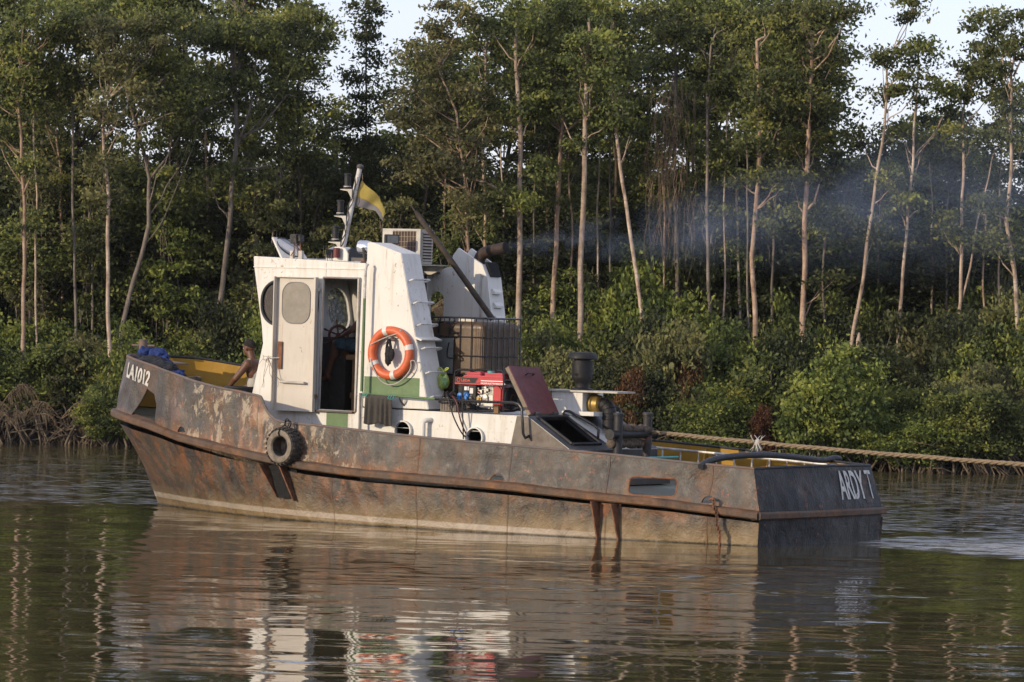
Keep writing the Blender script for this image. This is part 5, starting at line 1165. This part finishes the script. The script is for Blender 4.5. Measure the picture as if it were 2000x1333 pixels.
TREES=[ # depth, trunk pixel path, px width, bark, crown ellipses in photo px (x,y,rx,ry), leaf, label, extra limbs
(94.5,[(46,640),(48,500),(47,380),(40,300),(36,180)],10,'bark_orange',[(40,110,95,85),(15,220,70,70),(100,40,90,50)],'leaf_canopy','tall pale forked tree at the far left edge of the wood',[[(47,380),(58,350),(66,325)]]),
(97,[(122,520),(120,430),(118,330),(110,250)],7,'bark_orange',[(110,180,70,70),(95,290,55,40)],'leaf_canopy','thin reddish trunk second from the left edge of the wood',[]),
(95.5,[(147,620),(145,500),(140,330),(141,195),(160,170)],7,'bark_grey',[(160,110,90,80),(150,30,80,45)],'leaf_canopy','thin straight grey tree left of the pale peeling trunk',[]),
(93.6,[(213,690),(212,500),(208,360),(205,270),(200,200)],10,'bark_pale',[(215,190,80,70),(240,70,80,60)],'leaf_olive','straight pale trunk with peeling spot above the bow thicket',[]),
(95,[(238,640),(262,540),(290,440),(293,350),(268,260),(252,190),(246,140)],11,'bark_grey',[(240,90,80,60),(310,150,70,60),(330,50,80,50),(385,220,70,60)],'leaf_canopy','large leaning tree with a wide Y fork above the bow',[[(293,350),(330,300),(352,262),(372,180)],[(350,265),(400,215),(430,200),(440,195)],[(262,300),(230,260),(200,235)]]),
(99,[(370,540),(368,430),(365,300)],8,'bark_dark',[(365,230,60,60),(350,310,50,40)],'leaf_deep','dark slim trunk between the Y forked tree and the reddish trunk',[]),
(98,[(408,560),(408,450),(404,330),(402,260)],8,'bark_orange',[(410,290,60,40),(400,190,60,50)],'leaf_deep','reddish slim trunk left of the thick grey trunk',[]),
(95.8,[(425,620),(444,500),(455,340),(462,250),(455,120),(450,60)],13,'bark_grey',[(450,60,95,65),(520,130,80,75),(440,170,70,50)],'leaf_canopy','thick grey tree with steep right fork, tallest left of the wheelhouse',[[(460,300),(480,240),(495,180),(500,110)],[(470,270),(510,250),(560,185),(580,190)],[(460,330),(500,330),(530,322)]]),
(96.5,[(592,600),(590,450),(585,300),(580,200)],8,'bark_dark',[(590,60,65,60),(575,160,70,80),(600,260,70,60),(540,280,70,50),(500,390,60,40)],'leaf_canopy','broad dark leafed tree standing behind the wheelhouse roof',[]),
(98,[(716,560),(716,400),(718,280),(714,150),(716,40)],6,'bark_dark',[(716,20,38,38),(722,95,36,45),(705,180,45,45),(690,260,55,45),(720,330,60,50)],'leaf_deep','narrow tree alone in the sky gap left of centre',[]),
(93.8,[(915,640),(913,500),(912,400),(905,320),(890,220)],9,'bark_orange',[(845,110,60,75),(870,30,60,40),(815,215,75,60),(880,300,80,55),(820,320,70,45),(920,210,60,60)],'leaf_olive','pale green leafy tree hanging over the air conditioner and exhaust',[[(915,440),(890,400),(865,375)],[(905,330),(860,290),(820,260)]]),
(95.5,[(950,640),(948,480),(946,350),(948,200),(950,120)],9,'bark_pale',[(950,70,55,50),(960,150,55,55),(965,250,50,45)],'leaf_canopy','bright slim trunk left of the tallest orange trunk',[]),
(94.2,[(1013,690),(1014,500),(1016,330),(1012,180),(1008,80)],14,'bark_pale',[(1010,30,70,60),(1045,120,60,60),(1010,200,60,50)],'leaf_canopy','bright thick trunk with a long bare branch arching left above the exhaust',[[(1013,400),(985,375),(945,356),(915,349),(884,344)]]),
(97.5,[(1060,680),(1066,500),(1071,340),(1072,230)],10,'bark_dark',[(1070,150,60,60),(1060,260,45,40)],'leaf_deep','dark trunk between the bright thick trunk and the orange trunk',[]),
(95,[(1080,670),(1082,560),(1088,420),(1098,260),(1102,150)],13,'bark_orange',[(1095,60,65,60),(1090,150,55,55),(1075,230,55,35)],'leaf_canopy','orange trunk leaning slightly right with a branch crossing to the next trunk',[[(1098,262),(1120,245),(1142,228)]]),
(94,[(1132,760),(1134,560),(1138,380),(1143,205),(1148,100)],15,'bark_pale',[(1150,25,70,50),(1155,110,60,55),(1120,185,55,40),(1185,180,45,40)],'leaf_canopy','brightest thick trunk with a small crown of forks halfway up',[[(1143,215),(1130,195),(1125,190)],[(1146,230),(1160,212),(1172,205)]]),
(97,[(1193,640),(1191,450),(1190,300),(1192,220)],6,'bark_grey',[(1200,140,50,45),(1185,260,40,30)],'leaf_canopy','thin pale stem just left of the leaning bright trunk',[]),
(94.3,[(1258,660),(1245,540),(1225,420),(1203,260),(1196,190),(1195,80)],10,'bark_pale',[(1200,30,38,55),(1215,125,45,45)],'leaf_canopy','bright slender trunk leaning left with a twiggy stub',[[(1203,228),(1212,215),(1222,214)],[(1204,240),(1214,225),(1220,222)]]),
(95.8,[(1322,560),(1320,400),(1318,250),(1322,120),(1324,40)],11,'bark_grey',[(1300,40,60,45),(1345,100,60,55),(1280,150,45,40)],'leaf_canopy','tree wrapped in brown hanging creepers right of the sky gap',[]),
(97,[(1350,640),(1351,480),(1354,330),(1356,180)],9,'bark_orange',[(1360,190,55,45),(1330,240,50,40)],'leaf_canopy','reddish slim trunk right of the creeper covered tree',[]),
(95.2,[(1386,740),(1384,560),(1381,380),(1382,180),(1390,90)],9,'bark_grey',[(1400,60,70,55),(1395,150,65,45),(1410,300,40,40)],'leaf_canopy','grey slim trunk left of the bare topped trunk',[]),
(96,[(1446,790),(1443,560),(1437,290),(1430,170),(1428,110)],7,'bark_pale',[(1450,40,55,50),(1455,180,50,50)],'leaf_canopy','very thin pale trunk with bare white twigs near its top',[[(1430,125),(1418,115),(1408,110)],[(1430,122),(1440,120),(1446,118)],[(1437,250),(1448,252),(1455,258)]]),
(94.2,[(1479,800),(1474,620),(1470,500),(1480,350),(1483,180),(1480,80)],13,'bark_orange',[(1500,70,70,60),(1510,180,65,60),(1480,260,45,35)],'leaf_canopy','thick orange trunk bending left low down behind the aft deck',[]),
(96,[(1502,770),(1508,560),(1516,380),(1520,260)],7,'bark_grey',[(1530,230,45,40),(1520,330,35,35)],'leaf_canopy','thin stem close to the right of the thick bending trunk',[]),
(94.4,[(1568,680),(1569,540),(1573,400),(1580,240),(1584,120)],14,'bark_orange',[(1585,40,85,50),(1595,120,62,60),(1570,200,75,55),(1590,280,55,50),(1665,18,42,25),(1565,350,45,35)],'leaf_canopy','stout orange trunk under a broad crown left of the right hand sky gap',[[(1576,410),(1590,395),(1600,360)],[(1578,250),(1560,232),(1545,238)]]),
(94.6,[(1662,700),(1672,620),(1685,530),(1704,400),(1724,285),(1735,180)],10,'bark_pale',[(1735,105,36,42),(1782,25,38,36),(1740,178,44,36),(1775,160,42,36),(1715,262,50,36)],'leaf_canopy','curving pale trunk leaning right below the narrow sky gap',[]),
(99,[(1726,680),(1727,500),(1729,300),(1728,250)],8,'bark_dark',[(1730,300,50,40),(1695,330,45,35)],'leaf_deep','dark straight trunk close behind the curving pale trunk',[]),
(95,[(1748,740),(1757,620),(1765,520),(1775,400),(1783,290),(1790,180)],9,'bark_pale',[(1800,110,40,45),(1820,190,50,40),(1790,260,50,35)],'leaf_canopy','slender white trunk leaning right in the middle of the right hand trees',[[(1775,425),(1785,415),(1795,410)]]),
(95.4,[(1870,740),(1872,640),(1878,590),(1876,480),(1880,360),(1882,220)],10,'bark_pale',[(1900,118,48,46),(1925,55,44,36),(1872,205,48,40),(1925,160,55,50),(1880,270,60,35)],'leaf_canopy','pale tree splitting low into a V on the right',[[(1878,590),(1895,520),(1910,430),(1932,345),(1940,300)]]),
(94,[(1989,800),(1987,640),(1980,520),(1968,430),(1974,320),(1978,180),(1975,150)],11,'bark_pale',[(1985,60,60,40),(1975,190,50,40),(1995,270,45,40),(1950,110,50,40)],'leaf_canopy','bright sinuous trunk with a crooked bare fork at the right edge',[[(1978,160),(1965,140),(1955,112)],[(1955,115),(1985,92),(2005,95)],[(1979,150),(1990,125),(1998,110)]]),
(95.6,[(1607,700),(1608,600),(1609,510),(1610,480)],7,'bark_grey',[(1615,440,40,35),(1590,420,40,30)],'leaf_canopy','short grey tree beneath the smoke right of the stout orange trunk',[]),
(96,[(182,600),(180,500),(175,420)],6,'bark_grey',[(185,370,45,50),(180,460,50,50),(160,520,40,40)],'leaf_olive','small pale green leafy tree between two thin left trunks',[]),
(96.5,[(1420,660),(1422,500),(1425,400)],6,'bark_grey',[(1420,350,50,40),(1435,430,45,45),(1400,500,50,50)],'leaf_olive','creeper clad small tree veiled by the exhaust smoke',[]),
]
rt=random.Random(21)
def make_tree(spec,i):
    Y,path,wpx,bk,cr,lf,label,ex=spec
    base=at(path[0][0],path[0][1],Y); x0=base.x; zg=gz(x0,Y)-.05
    org=Vector((x0,Y,zg+.05))
    pts=[Vector((x0+.02,Y,zg))]+[at(x,y,Y) for x,y in path]
    cz=at(cr[0][0],cr[0][1],Y); pts.append(pts[-1].lerp(cz,.75))
    pts=wobble(pts,.05,i*1.7,5); r0=wpx*.80/2/F*Y; n=len(pts)
    e=bpy.data.objects.new('tree',None); COL.objects.link(e); e.location=org; tag(e,label,'tree','trees on the far bank'); 
    rr_=random.Random(i); r=np.random.default_rng(100+i)
    ells=[]
    for (cx,cy_,rx,ry) in cr:
        c=at(cx,cy_,Y); k=Y/F; ells.append((c.x,c.y+rr_.uniform(-.3,.5),c.z,rx*k*.98,rx*k*.9,ry*k*.96))
    if wpx>6:
        yb=max(c_[1]+c_[3] for c_ in cr)
        for q_ in range(rr_.choice((1,2,2,3))):
            yy=yb+rr_.uniform(20,170); j=min(range(len(pts)),key=lambda k:abs(pts[k].z-at(1000,yy,Y).z)); k=Y/F
            ells.append((pts[j].x+rr_.uniform(-.35,.35),Y+rr_.uniform(-.3,.3),pts[j].z,rr_.uniform(26,52)*k,.35,rr_.uniform(16,28)*k))
    CC,LC,LV=clumps(ells,r)
    mb=MB(); mb.tube(pts,[r0*(1.25-.25*min(1,4*k/n)) * (1-.62*(k/n)**2) for k in range(n)],10)
    for L in ex:
        q=[at(x,y,Y) for x,y in L]; q=wobble(q,.03,i+3,3); m=len(q); mb.tube(q,[max(.012,r0*.55*(1-.6*k/m)) for k in range(m)],8)
    limbs(mb,pts,CC,rr_,r0*.7,.30)
    mb.build('trunk',bk,e,org=org,smooth=180)
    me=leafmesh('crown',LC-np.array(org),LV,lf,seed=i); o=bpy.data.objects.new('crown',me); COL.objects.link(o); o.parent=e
for i,sp_ in enumerate(TREES): make_tree(sp_,i)
LT='thin pale stem among the front row of trunks, leafy only at its top'
for i,(px,y1,lean) in enumerate(((72,210,-6),(95,260,8),(330,240,5),(486,330,-8),(545,260,6),(868,330,6),(985,300,-5),(1042,210,4),(1118,330,-8),(1165,280,5),(1268,420,8),(1300,330,-6),(1412,250,6),(1462,300,-5),(1540,300,8),(1553,400,-6),(1640,420,9),(1712,430,6),(1822,330,-7),(1846,380,8),(1925,420,-9),(1950,300,6))):
    spec=(95+(i*37%40)/10,[(px,740),(px+lean*.4,560),(px+lean*.2,420),(px+lean,y1)],5.5,('bark_pale','bark_grey','bark_orange')[i%3],[(px+lean,y1-40,38,38),(px+lean+20,y1-85,36,30)],'leaf_canopy',LT,[])
    make_tree(spec,200+i)
# broken stump
p=at(1677,712,94.2); q=at(1678,650,94.2); pts=wobble([Vector((p.x,p.y,gz(p.x,p.y)-.1)),p,q],.03,4,4)
o=MB().tube(pts,[.075,.07,.068,.066,.063,.06,.055,.05,.02],9).build('dead_stump','bark_pale',None,org=pts[0],smooth=180); o.location=pts[0]; tag(o,'short broken white stump sticking out of the bushes under the curving trunk','stump')
# ---- background trees: variants, then copies
def variant(kind,i):
    r=np.random.default_rng(500+i+(50 if kind=='tall' else 0)); rr_=random.Random(i+(50 if kind=='tall' else 0))
    e=bpy.data.objects.new('background_tree',None); COL.objects.link(e)
    if kind=='tall': Ht=11.5; ells=[(rr_.uniform(-.9,.9),rr_.uniform(-.6,.6),rr_.uniform(6.2,11),rr_.uniform(.8,1.15),.9,rr_.uniform(.6,.95)) for _ in range(7)]
    else: Ht=6.2; ells=[(rr_.uniform(-.8,.8),rr_.uniform(-.7,.7),rr_.uniform(1.6,5.7),rr_.uniform(.8,1.2),.9,rr_.uniform(.6,.9)) for _ in range(7)]
    CC,LC,LV=clumps(ells,r,per=70,dens=20,rad=.36); pts=wobble([Vector((0,0,-.2)),Vector((rr_.uniform(-.2,.2),0,Ht*.5)),Vector((rr_.uniform(-.3,.3),0,Ht))],.12,i,8); n=len(pts)
    mb=MB().tube(pts,[.075*(1-.7*k/n) for k in range(n)],8); limbs(mb,pts,CC,rr_,.05,.4); mb.build('trunk','bark_grey' if i%2 else 'bark_dark',e,smooth=180)
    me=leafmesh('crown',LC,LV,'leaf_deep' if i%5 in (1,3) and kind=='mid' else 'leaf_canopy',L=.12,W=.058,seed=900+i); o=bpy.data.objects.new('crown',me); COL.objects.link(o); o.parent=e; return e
def copy_tree(o,loc,rot,sc_,label,group):
    c=o.copy(); COL.objects.link(c); c.location=loc; c.rotation_euler=(0,0,rot); c.scale=(sc_[0],sc_[1],sc_[2]); c['label']=label; c['group']=group
    for ch in list(o.children): d=ch.copy(); COL.objects.link(d); d.parent=c
    return c
tall=[variant('tall',i) for i in range(4)]; midv=[variant('mid',i) for i in range(5)]
first={}
def place(src,loc,rot,s3,label,cat,group):
    if src.name not in first:
        first[src.name]=1; src.location=loc; src.rotation_euler=(0,0,rot); src.scale=s3; tag(src,label,cat,group); return
    c=copy_tree(src,loc,rot,s3,label,group); c['category']=cat
LM='small leafy understorey tree between the front row of trunks'
for k in range(40):
    px=-40+k*53+rt.uniform(-25,25); 
    Y=rt.uniform(96.8,99.5); p=at(px,600,Y); s_=rt.uniform(.55,.95)*(1 if px<1000 else .85)
    place(rt.choice(midv),(p.x,Y,gz(p.x,Y)),rt.uniform(0,6.28),(.95,.95,s_),LM,'tree','understorey trees')
LB='dark slim tree standing back in the wood behind the front row of trunks'
for px in (-250,-190,-120,-60,2060,2150,2240,20,130,260,330,470,540,860,905,985,1050,1110,1320,1390,1450,1540,1600):
    Y=rt.uniform(99.5,107); p=at(px+rt.uniform(-15,15),600,Y); h=rt.uniform(.84,1.02)*(1 if px<1650 else .84)
    if 650<px<950 or px>1800: h*=.86
    place(rt.choice(tall),(p.x,Y,gz(p.x,Y)),rt.uniform(0,6.28),(1.0,1.0,h),LB,'tree','trees deep in the wood')
for px,h in ((778,.58),(1195,.88),(1246,.70),(1690,.55),(1775,.62),(1850,.62)):
    Y=rt.uniform(99.5,104); p=at(px,600,Y); place(rt.choice(tall),(p.x,Y,gz(p.x,Y)),rt.uniform(0,6.28),(.85,.85,h),LB,'tree','trees deep in the wood')
for k in range(76):
    px=-290+ (k%38)*68+rt.uniform(-26,26); Y=rt.uniform(101,109) if k<38 else rt.uniform(111,124); p=at(px,600,Y); s_=rt.uniform(.75,1.02)
    if k>=38: s_*=1.05
    place(rt.choice(midv),(p.x,Y,gz(p.x,Y)),rt.uniform(0,6.28),(1.15,1.15,s_),LB,'tree','trees deep in the wood')
# ---- shrubs on the bank
def shrub_variant(i,mat):
    r=np.random.default_rng(700+i); rr_=random.Random(i+70); e=bpy.data.objects.new('shrub',None); COL.objects.link(e)
    ells=[(0,0,.55,.75,.6,.55)]+[(rr_.uniform(-.55,.55),rr_.uniform(-.4,.3),rr_.uniform(.35,1.25),rr_.uniform(.35,.6),.42,rr_.uniform(.3,.45)) for _ in range(6)]
    CC,LC,LV=clumps(ells,r,per=150,dens=44,rad=.22,flat=.6)
    k=LC[:,2]>-.05; LC,LV=LC[k],LV[k]
    mb=MB()
    for j in range(9):
        c=Vector(CC[rr_.randrange(len(CC))]); limb(mb,(rr_.uniform(-.15,.15),rr_.uniform(-.1,.1),-.25),c,.022,.006,j*1.1+i)
    mb.build('stem','bark_grey',e,smooth=180); me=leafmesh('foliage',LC,LV,mat,L=.070,W=.037,droop=.15,seed=40+i); o=bpy.data.objects.new('foliage',me); COL.objects.link(o); o.parent=e; return e
SV=[shrub_variant(i,'leaf_shrub') for i in range(5)]; SO=[shrub_variant(10+i,'leaf_olive') for i in range(2)]; SD=[shrub_variant(20,'leaf_dead')]; SP=[shrub_variant(30+i,'leaf_deep') for i in range(2)]
LS='green shrub merging into the unbroken thicket along the far bank'
def shrub(px,topy,Y,wid,src,label=LS,group='shrubs of the far bank thicket',basez=None,dx=0):
    p=at(px,topy,Y); g0=gz(p.x,Y) if basez is None else basez; h=max(.3,(p.z-g0)/1.55); w_=wid/F*Y/1.9
    place(src,(p.x,Y,g0),rt.uniform(-.5,.5)+rt.choice((0,PI)),(w_,max(.6,w_*.9),h),label,'shrub',group)
def topline(px):
    T_=[(-300,560),(-60,560),(60,590),(150,545),(230,640),(300,590),(400,570),(500,560),(640,600),(800,620),(1000,600),(1060,580),(1120,560),(1200,560),(1280,520),(1350,560),(1440,610),(1520,640),(1600,600),(1680,640),(1760,690),(1830,640),(1900,600),(1990,600),(2060,600),(2300,590)]
    return itp(T_,px)
for row,(Yo,dy,wd,st_) in enumerate(((7.5,-70,210,66),(5,-20,220,62),(3.2,45,220,60),(1.6,110,200,56),(.5,185,180,54))):
    px=-300
    while px<2300:
        x_=px+rt.uniform(-18,18); Yb=bankY(at(x_,800,92).x)+Yo; yy_=topline(x_)+dy+rt.uniform(-35,35)
        if not (row==4 and x_<255 and x_>-90):
            src=rt.choice(SV if rt.random()<(.75 if row>1 else .3) else (SO if rt.random()<.5 else SP)); shrub(x_,min(yy_,870),Yb,wd*rt.uniform(.8,1.2),src,basez=(.15 if row==4 else None))
        px+=st_
# distinct shrubs
for px,ty_,Yo,wd,src,lab in ((275,640,-.1,200,SV[0],'rounded sunlit bush hanging over the water just left of the bow'),(215,760,-.4,130,SV[1],'low bright bush drooping to the roots beside the bow post'),
  (1300,620,.6,230,SO[0],'tall yellowish bush right of the black mushroom vent'),(1100,640,.9,200,SO[1],'feathery olive bush directly behind the black mushroom vent'),
  (1230,715,.2,95,SD[0],'bush of dead rust red leaves behind the towing bitts'),(1345,655,.5,70,SD[0],'small dead brown bush at the foot of the thin grey trunk'),(1500,790,.1,60,SD[0],'dark red withered shrub left of the bright green mound'),
  (1600,690,-.2,260,SV[2],'bright green mound of leaves above the tow rope'),(1690,745,-.3,180,SV[3],'rounded green bush right of the bright mound above the tow rope'),
  (1930,760,-.4,220,SV[4],'dense dark green bush at the right edge over the bank'),(1800,790,-.1,200,SV[1],'green bush hanging over the roots right of the transom'),(1420,760,.0,210,SV[0],'sunlit bush above the aft deck and tow rope start')):
    Yb=bankY(at(px,800,92).x)+Yo; shrub(px,ty_,Yb,wd,src,lab,None or 'shrubs at the front of the far bank',basez=.1)
# climbing foliage columns
for px,y0,y1,w_ in ((60,330,600,85),(330,420,600,85),(520,330,600,110),(760,420,620,90),(860,450,600,60),(1290,330,600,75),(1250,500,620,80),(1440,420,560,60),(185,420,600,70),(640,480,620,110),(1090,560,640,80)):
    Y=96.2; a=at(px,y1,Y); b_=at(px,y0,Y); r=np.random.default_rng(int(px)); k=Y/F
    ells=[(a.x+rt.uniform(-.15,.15),Y+rt.uniform(-.2,.2),a.z+(b_.z-a.z)*j/4,w_*k*rt.uniform(.5,.75),.45,.5) for j in range(5)]
    CC,LC,LV=clumps(ells,r,per=70,dens=26,rad=.24); org=Vector((a.x,Y,gz(a.x,Y))); e=bpy.data.objects.new('climbing_plant',None); COL.objects.link(e); e.location=org
    tag(e,{60:'leafy mass round the trunk at the far left edge',330:'dark leaf mass under the Y forked tree',520:'leaf mass between the thick grey tree and the wheelhouse roof',760:'yellowish leaf mass between the flag and the air conditioner',860:'leaf mass behind the raised exhaust pipe',1290:'leafy creeper column under the brown hanging vines',1250:'creeper mound just right of the leaning bright trunk',1440:'leaf curtain between the thin trunks in the smoke',185:'pale leafy creeper mass between the left trunks',640:'dark green leaf mass behind the mast and roof',1090:'creeper mound at the foot of the brightest trunk'}[px],'creeper','creepers in the wood')
    me=leafmesh('foliage',LC-np.array(org),LV,'leaf_olive' if px in (640,60,520,760) else 'leaf_shrub',seed=int(px)); o=bpy.data.objects.new('foliage',me); COL.objects.link(o); o.parent=e
    mb=MB(); 
    for j in range(6): mb.tube(wobble([org+Vector((rt.uniform(-.2,.2),0,-.1)),Vector((a.x+rt.uniform(-.3,.3),Y,a.z)),Vector((a.x+rt.uniform(-.3,.3),Y,b_.z))],.12,j*2.2,7),.010,5)
    mb.build('vine_stem','bark_grey',e,org=org,smooth=180)
# brown dead hanging vines
mb=MB(); r2=random.Random(8)
for j in range(110):
    x=1308+r2.gauss(0,20); y0=r2.uniform(120,380); L=r2.uniform(60,190); Y=95.3+r2.uniform(-.3,.3); a=at(x,y0,Y); pts=[a]
    for k in range(7): a=a+Vector((r2.uniform(-.07,.07),r2.uniform(-.04,.04),-L/7*Y/F)); pts.append(a)
    mb.tube(pts,.0045,4)
b0_=at(1308,120,95.3); o=mb.build('hanging_vine','vine_brown',None,org=b0_,smooth=180); o.location=b0_; tag(o,'brown tangle of dead hanging vines draped down one trunk','vine',kind='stuff'); 
# ---- roots at the water's edge
mb=MB(); r2=random.Random(12)
def root(x,yb):
    z0=r2.uniform(.25,.75); a=Vector((x,yb+r2.uniform(.1,.7),z0)); b_=Vector((x+r2.uniform(-.7,.7),yb-r2.uniform(.05,.75),-.05)); c=a.lerp(b_,.45)+Vector((0,0,r2.uniform(.05,.3)))
    pts=[a.lerp(c,k/4).lerp(c.lerp(b_,k/4),k/4) for k in range(5)]; mb.tube(pts,r2.choice((.010,.014,.02,.028)),5)
x=-12.5
while x<12.5: root(x,bankY(x)); x+=r2.uniform(.012,.05)
for k in range(420):
    x=r2.uniform(-12.5,12.5); yb=bankY(x)-r2.uniform(-.3,.5); p=Vector((x,yb,r2.uniform(.02,.5))); d=Vector((r2.uniform(-1,1),r2.uniform(-.4,.4),r2.uniform(-.35,.35))).normalized()*r2.uniform(.3,.9); mb.tube([p,p+d*.5+Vector((0,0,.05)),p+d],r2.choice((.006,.01,.014)),4)
o=mb.build('mangrove_roots','root_brown',None,smooth=180); tag(o,'tangle of bare brown mangrove roots along the waterline','roots',kind='stuff')
# ---- dead palms, left
def frond(mb,base,d,L,up,seed,leaf=.30,n=22):
    r3=random.Random(seed); d=Vector(d).normalized(); pts=[]
    for k in range(12):
        t=k/11; pts.append(base+d*L*t*(1-.2*t)+Vector((0,0,up*math.sin(t*2.2)-.45*L*t*t*t)))
    mb.tube(pts,[.014*(1-.7*k/12) for k in range(12)],5); s=d.cross(Vector((0,0,1))).normalized()
    for k in range(n):
        t=.15+.83*k/n; j=min(10,int(t*11)); p=pts[j].lerp(pts[j+1],t*11-j)
        for sg in (1,-1):
            l=leaf*math.sin(PI*min(1,t+.12))*r3.uniform(.2,1.5); e=p+(s*sg*.55+d*.45).normalized()*l*.7+Vector((0,0,-l*r3.uniform(-.1,1.1))); w_=Vector((.008,.004,.0)); m_=p.lerp(e,.5)+Vector((0,0,.04)); mb.add([p-w_,p+w_,m_+w_*1.3,e,m_-w_*1.3],[(0,1,2,3,4)])
for px,py,Yo,n_,lab,sc_ in ((45,800,.1,7,'withered grey palm with drooping dead fronds at the left edge',1.0),(120,790,.2,6,'dead palm frond clump arching right beside the left bank bush',1.15),(5,760,.5,5,'pale straw coloured palm fronds at the extreme left',1.0)):
    Y=bankY(at(px,py,92).x)+Yo; b_=at(px,py,Y); b_.z=max(.35,b_.z-.3); mb=MB()
    for k in range(n_): a=r2.uniform(0,2*PI) if k>3 else (-.3,.2,3.3,2.9)[k]; frond(mb,b_,(math.cos(a),math.sin(a)*.5-.25,0),r2.uniform(.7,1.2)*sc_,r2.uniform(.25,.6),k+px)
    e=bpy.data.objects.new('dead_palm',None); COL.objects.link(e); e.location=Vector((b_.x,Y,0)); tag(e,lab,'palm','dead palms at the left'); mb.build('frond','dry_palm',e,org=e.location,smooth=0)
    MB().tube([Vector((b_.x,Y,-.1)),Vector((b_.x+.03,Y,b_.z*.6)),b_],[.07,.055,.03],8).build('trunk','bark_dark',e,org=e.location)
# dry palm seen through the arched window
b_=Vector(at(835,612,91.3)); mb=MB()
for k in range(14): a=r2.uniform(-.5,.9) if k<8 else r2.uniform(0,6.3); frond(mb,b_,(math.cos(a),math.sin(a)*.4-.2,0),r2.uniform(.7,1.0),r2.uniform(.15,.4),k+33,leaf=.4)
e=bpy.data.objects.new('dry_palm',None); COL.objects.link(e); e.location=Vector((b_.x,91.3,0)); tag(e,'straw coloured dry palm seen through the arched funnel window','palm'); mb.build('frond','dry_palm',e,org=e.location,smooth=0)
MB().tube([Vector((b_.x,91.3,-.1)),b_],[.08,.05],8).build('trunk','bark_dark',e,org=e.location)
# pale fallen log at the bank, left of the bow
la,lb2=at(165,838,91.9),at(262,832,92.3); o=MB().tube(wobble([la,la.lerp(lb2,.5)+Vector((0,0,.04)),lb2],.05,3,5),[.02,.03,.035,.035,.035,.035,.035,.035,.03,.03,.02],8).build('fallen_log','bark_pale',None,org=la,smooth=180); o.location=la; tag(o,'pale fallen log lying across the roots left of the bow','log')
# ================================================================ EXHAUST SMOKE
P0=b2w(*(Vector(ex[-1])+Vector((-.02,0,.0)))); P1=at(2150,360,72); L_=(P1-P0).length; dirs=(P1-P0).normalized()
mb=MB(); mb.lathe((0,0,0),(1,0,0),[(.09+.165*L_*t/20+.16*math.sin(t/20*3) ,L_*t/20) for t in range(21)],20); sm=mb.build('exhaust_smoke','soot_and_shade',None,smooth=180)
m=bpy.data.materials.new('smoke'); m.use_nodes=True; g=NG(m); g.n.remove(m.node_tree.nodes['Principled BSDF'])
pv=g.add('VolumePrincipled'); pv.inputs['Color'].default_value=(.56,.70,.95,1); pv.inputs['Anisotropy'].default_value=.0
v=g.co(); x_,y_,z_=g.sep(v); r_=g.math('SQRT',g.math('ADD',g.math('MULTIPLY',y_,y_),g.math('MULTIPLY',z_,z_)))
Rx=g.math('MULTIPLY_ADD',x_,.165,.12); fall=g.ramp(g.math('DIVIDE',r_,Rx),[(.0,1),(.95,0)])
n1=g.ramp(g.noise(g.map(v,(.55,1,1)),.75,7,.68,1.3),[(.42,.0),(.64,1)]); dens=g.math('DIVIDE',.48,g.math('MULTIPLY_ADD',x_,.42,.42))
g.l(g.math('MULTIPLY',g.math('MULTIPLY',fall,n1),dens),pv.inputs['Density']); g.l(pv.outputs[0],m.node_tree.nodes['Material Output'].inputs['Volume'])
sm.data.materials.clear(); sm.data.materials.append(m); sm.location=P0; sm.rotation_euler=dirs.to_track_quat('X','Z').to_euler(); tag(sm,'thin blue grey exhaust smoke drifting right across the trees','smoke',kind='stuff')
cy.volume_step_rate=2.0; cy.volume_max_steps=128

# ================================================================ AIR
o=MB().b2((-320,-45,-1.8),(320,640,16.5)).build('haze','soot_and_shade',None,smooth=0); o['kind']='stuff'
m=bpy.data.materials.new('haze'); m.use_nodes=True; g=NG(m); g.n.remove(m.node_tree.nodes['Principled BSDF']); pv=g.add('VolumePrincipled'); pv.inputs['Color'].default_value=(.92,.94,1,1); pv.inputs['Density'].default_value=.00007
g.l(pv.outputs[0],m.node_tree.nodes['Material Output'].inputs['Volume']); o.data.materials.clear(); o.data.materials.append(m)
